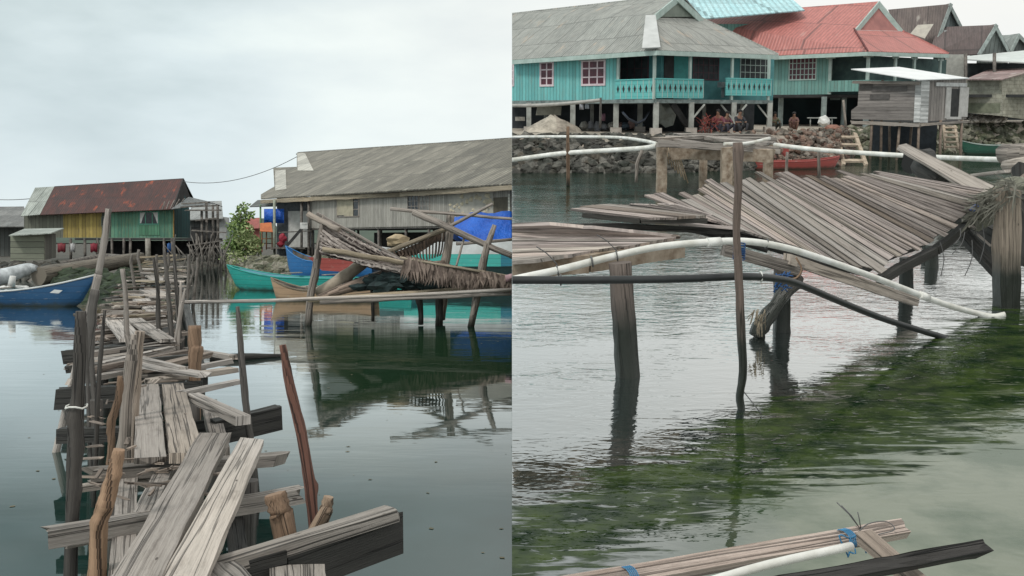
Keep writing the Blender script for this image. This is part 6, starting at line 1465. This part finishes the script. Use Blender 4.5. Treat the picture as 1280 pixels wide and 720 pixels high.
for k in range(16):
    a = V((RND.uniform(-.1, .1), RND.uniform(-.05, 0), RND.uniform(-.14, .14))); b2 = V((RND.uniform(-.12, .12), RND.uniform(-.05, 0), RND.uniform(-.16, .12))); m.tube([c+a, c+(a+b2)*.5+V((0, -.04, .03)), c+b2], .009, 4, sub=3)
m.build('rope_lashing', BROPE, label='tangled blue rope tying the black pipe to the dark post', cat='rope')
m = MB(); m.tube([at(995, 322, Y=14.1), at(1002, 336, Y=14.1), at(996, 347, Y=14.1), at(985, 349, Y=14.1)], .014, 5, sub=4); m.build('twig', BROWN, label='curved twig hooked beside the blue rope', cat='twig')
m = MB(); m.tube([at(930, 490, Y=10.9), at(942, 505, Y=10.5), at(952, 518, z=.01)], .006, 4, sub=3); m.build('thread', WIRE, label='thin line trailing into the water from the slender post foot', cat='thread')
# ---- floating twigs along the dark reflection band
m = MB()
for _ in range(60):
    f = RND.random(); c = at(1255-f*330, 398+f*190+RND.uniform(-14, 14), z=.006); d = V((RND.uniform(-1, 1), RND.uniform(-.5, .5), 0))*RND.uniform(.03, .12); m.tube([c, c+d], .005, 4)
m.build('floating_debris', WIRE, kind='stuff', label='thin twigs and scraps floating along the dark reflection band')

# ---- timbers at the bottom edge
EDGEW = wood('edge_timber', (.22, .14, .10), (.62, .52, .46), crack=.5)
CHAR = plain('charred_wood', (.035, .035, .035), (.008, .008, .008), .7, 14, .8)
m = MB(); m.plank(at(640, 742, Y=4.05), at(1132, 656, Y=4.9), .085, .055, up=(.1, -.55, 1), jit=.03, rag=.15, seg=12); m.build('timber', EDGEW, label='pale brown square timber crossing the bottom edge, tied with blue rope', cat='timber')
m = MB(); m.tube([at(860, 735, Y=4.0), at(960, 706, Y=4.2), at(1064, 683, Y=4.45)], .02, 12, sub=4); m.build('pipe', WHITEP, label='short white pipe wedged behind the charred timber', cat='pipe')
m = MB(); m.plank(at(900, 742, Y=3.85), at(1231, 682, Y=4.35), .06, .05, up=(.1, -.8, 1), jit=.10, rag=.8, seg=14); m.build('timber', wood('charred_grain', (.008, .008, .008), (.05, .048, .047), crack=.9), label='charred black timber crossing the bottom right edge', cat='timber')
m = MB()
for _ in range(16):
    f = RND.random(); c = at(960, 727, Y=3.93).lerp(at(1225, 680, Y=4.34), f)
m.plank(at(1080, 664, Y=4.62), at(1165, 738, Y=4.1), .085, .05, up=(0, -.6, 1), jit=.05, rag=.3); m.build('timber', BRG, label='short rough brown timber crossing under the other two', cat='timber')
for x, y, Yc, lb in ((1058, 668, 4.74, 'bright blue cord wound round the pale timber near its right end'), (787, 716, 4.27, 'bright blue cord wound round the pale timber at its lower left')):
    m = MB(); c = at(x, y+5, Y=Yc); ax = (at(1132, 656, Y=4.9)-at(640, 742, Y=4.05)).normalized(); u_ = V((0, 0, 1)); v_ = ax.cross(u_)
    for k in range(5):
        o_ = ax*(k*.009-.02); m.tube([c+o_+(u_*math.cos(a)*.042+v_*math.sin(a)*.06) for a in [i*.5236 for i in range(13)]], .0028, 4)
    for k in range(4): m.tube([c+V((0, -.05, .02)), c+V((RND.uniform(-.06, .05), -.07, RND.uniform(-.05, .07))), c+V((RND.uniform(-.1, .08), -.06, RND.uniform(-.08, .05)))], .004, 4, sub=3)
    m.build('cord', plain('bright_blue_cord', (.05, .22, .40), (.03, .14, .28)), label=lb, cat='cord')
m = MB(); c = at(1076, 662, Y=4.8)
for x, y in ((1046, 628), (1052, 632), (1072, 640)): m.tube([c, c.lerp(at(x, y, Y=4.8), .5)+V((0, 0, .01)), at(x, y, Y=4.8)], .003, 4)
m.tube([at(1070, 668, Y=4.75), at(1085, 655, Y=4.78), at(1108, 652, Y=4.85), at(1118, 662, Y=4.8), at(1098, 668, Y=4.72)], .003, 4, sub=5)
m.build('wire_end', WIRE, label='stiff dark wire ends sticking up from the pale timber', cat='wire')
# ================================================================== finish: cut at the seam, pitch the right half
def subtree(o):
    yield o
    for c in o.children: yield from subtree(c)
bpy.context.view_layer.update()
for root, s_ in ROOTS:
    for o in subtree(root):
        if o.type != 'MESH': continue
        mw = o.matrix_world
        xs = [(mw @ v.co).x for v in o.data.vertices]
        if not xs: continue
        if s_ == 'L' and max(xs) > .0005: sign = 1
        elif s_ == 'R' and min(xs) < -.0005: sign = -1
        else: continue
        if (s_ == 'L' and min(xs) >= 0) or (s_ == 'R' and max(xs) <= 0):
            print('OUTSIDE', o.name); continue
        bm = bmesh.new(); bm.from_mesh(o.data)
        inv = mw.inverted(); co = inv @ V((-.002*sign, 0, 0)); no = (mw.to_3x3().transposed() @ V((sign, 0, 0)))
        r = bmesh.ops.bisect_plane(bm, geom=bm.verts[:]+bm.edges[:]+bm.faces[:], plane_co=co, plane_no=no, clear_outer=True)
        ed = [e for e in r['geom_cut'] if isinstance(e, bmesh.types.BMEdge)]
        if ed and not (o.get('kind') == 'structure'):
            try: bmesh.ops.holes_fill(bm, edges=ed, sides=0)
            except Exception: pass
        bm.to_mesh(o.data); bm.free()
for root, s_ in ROOTS:
    if s_ == 'R': root.matrix_world = T @ root.matrix_basis
    if '_o' in root: del root['_o']
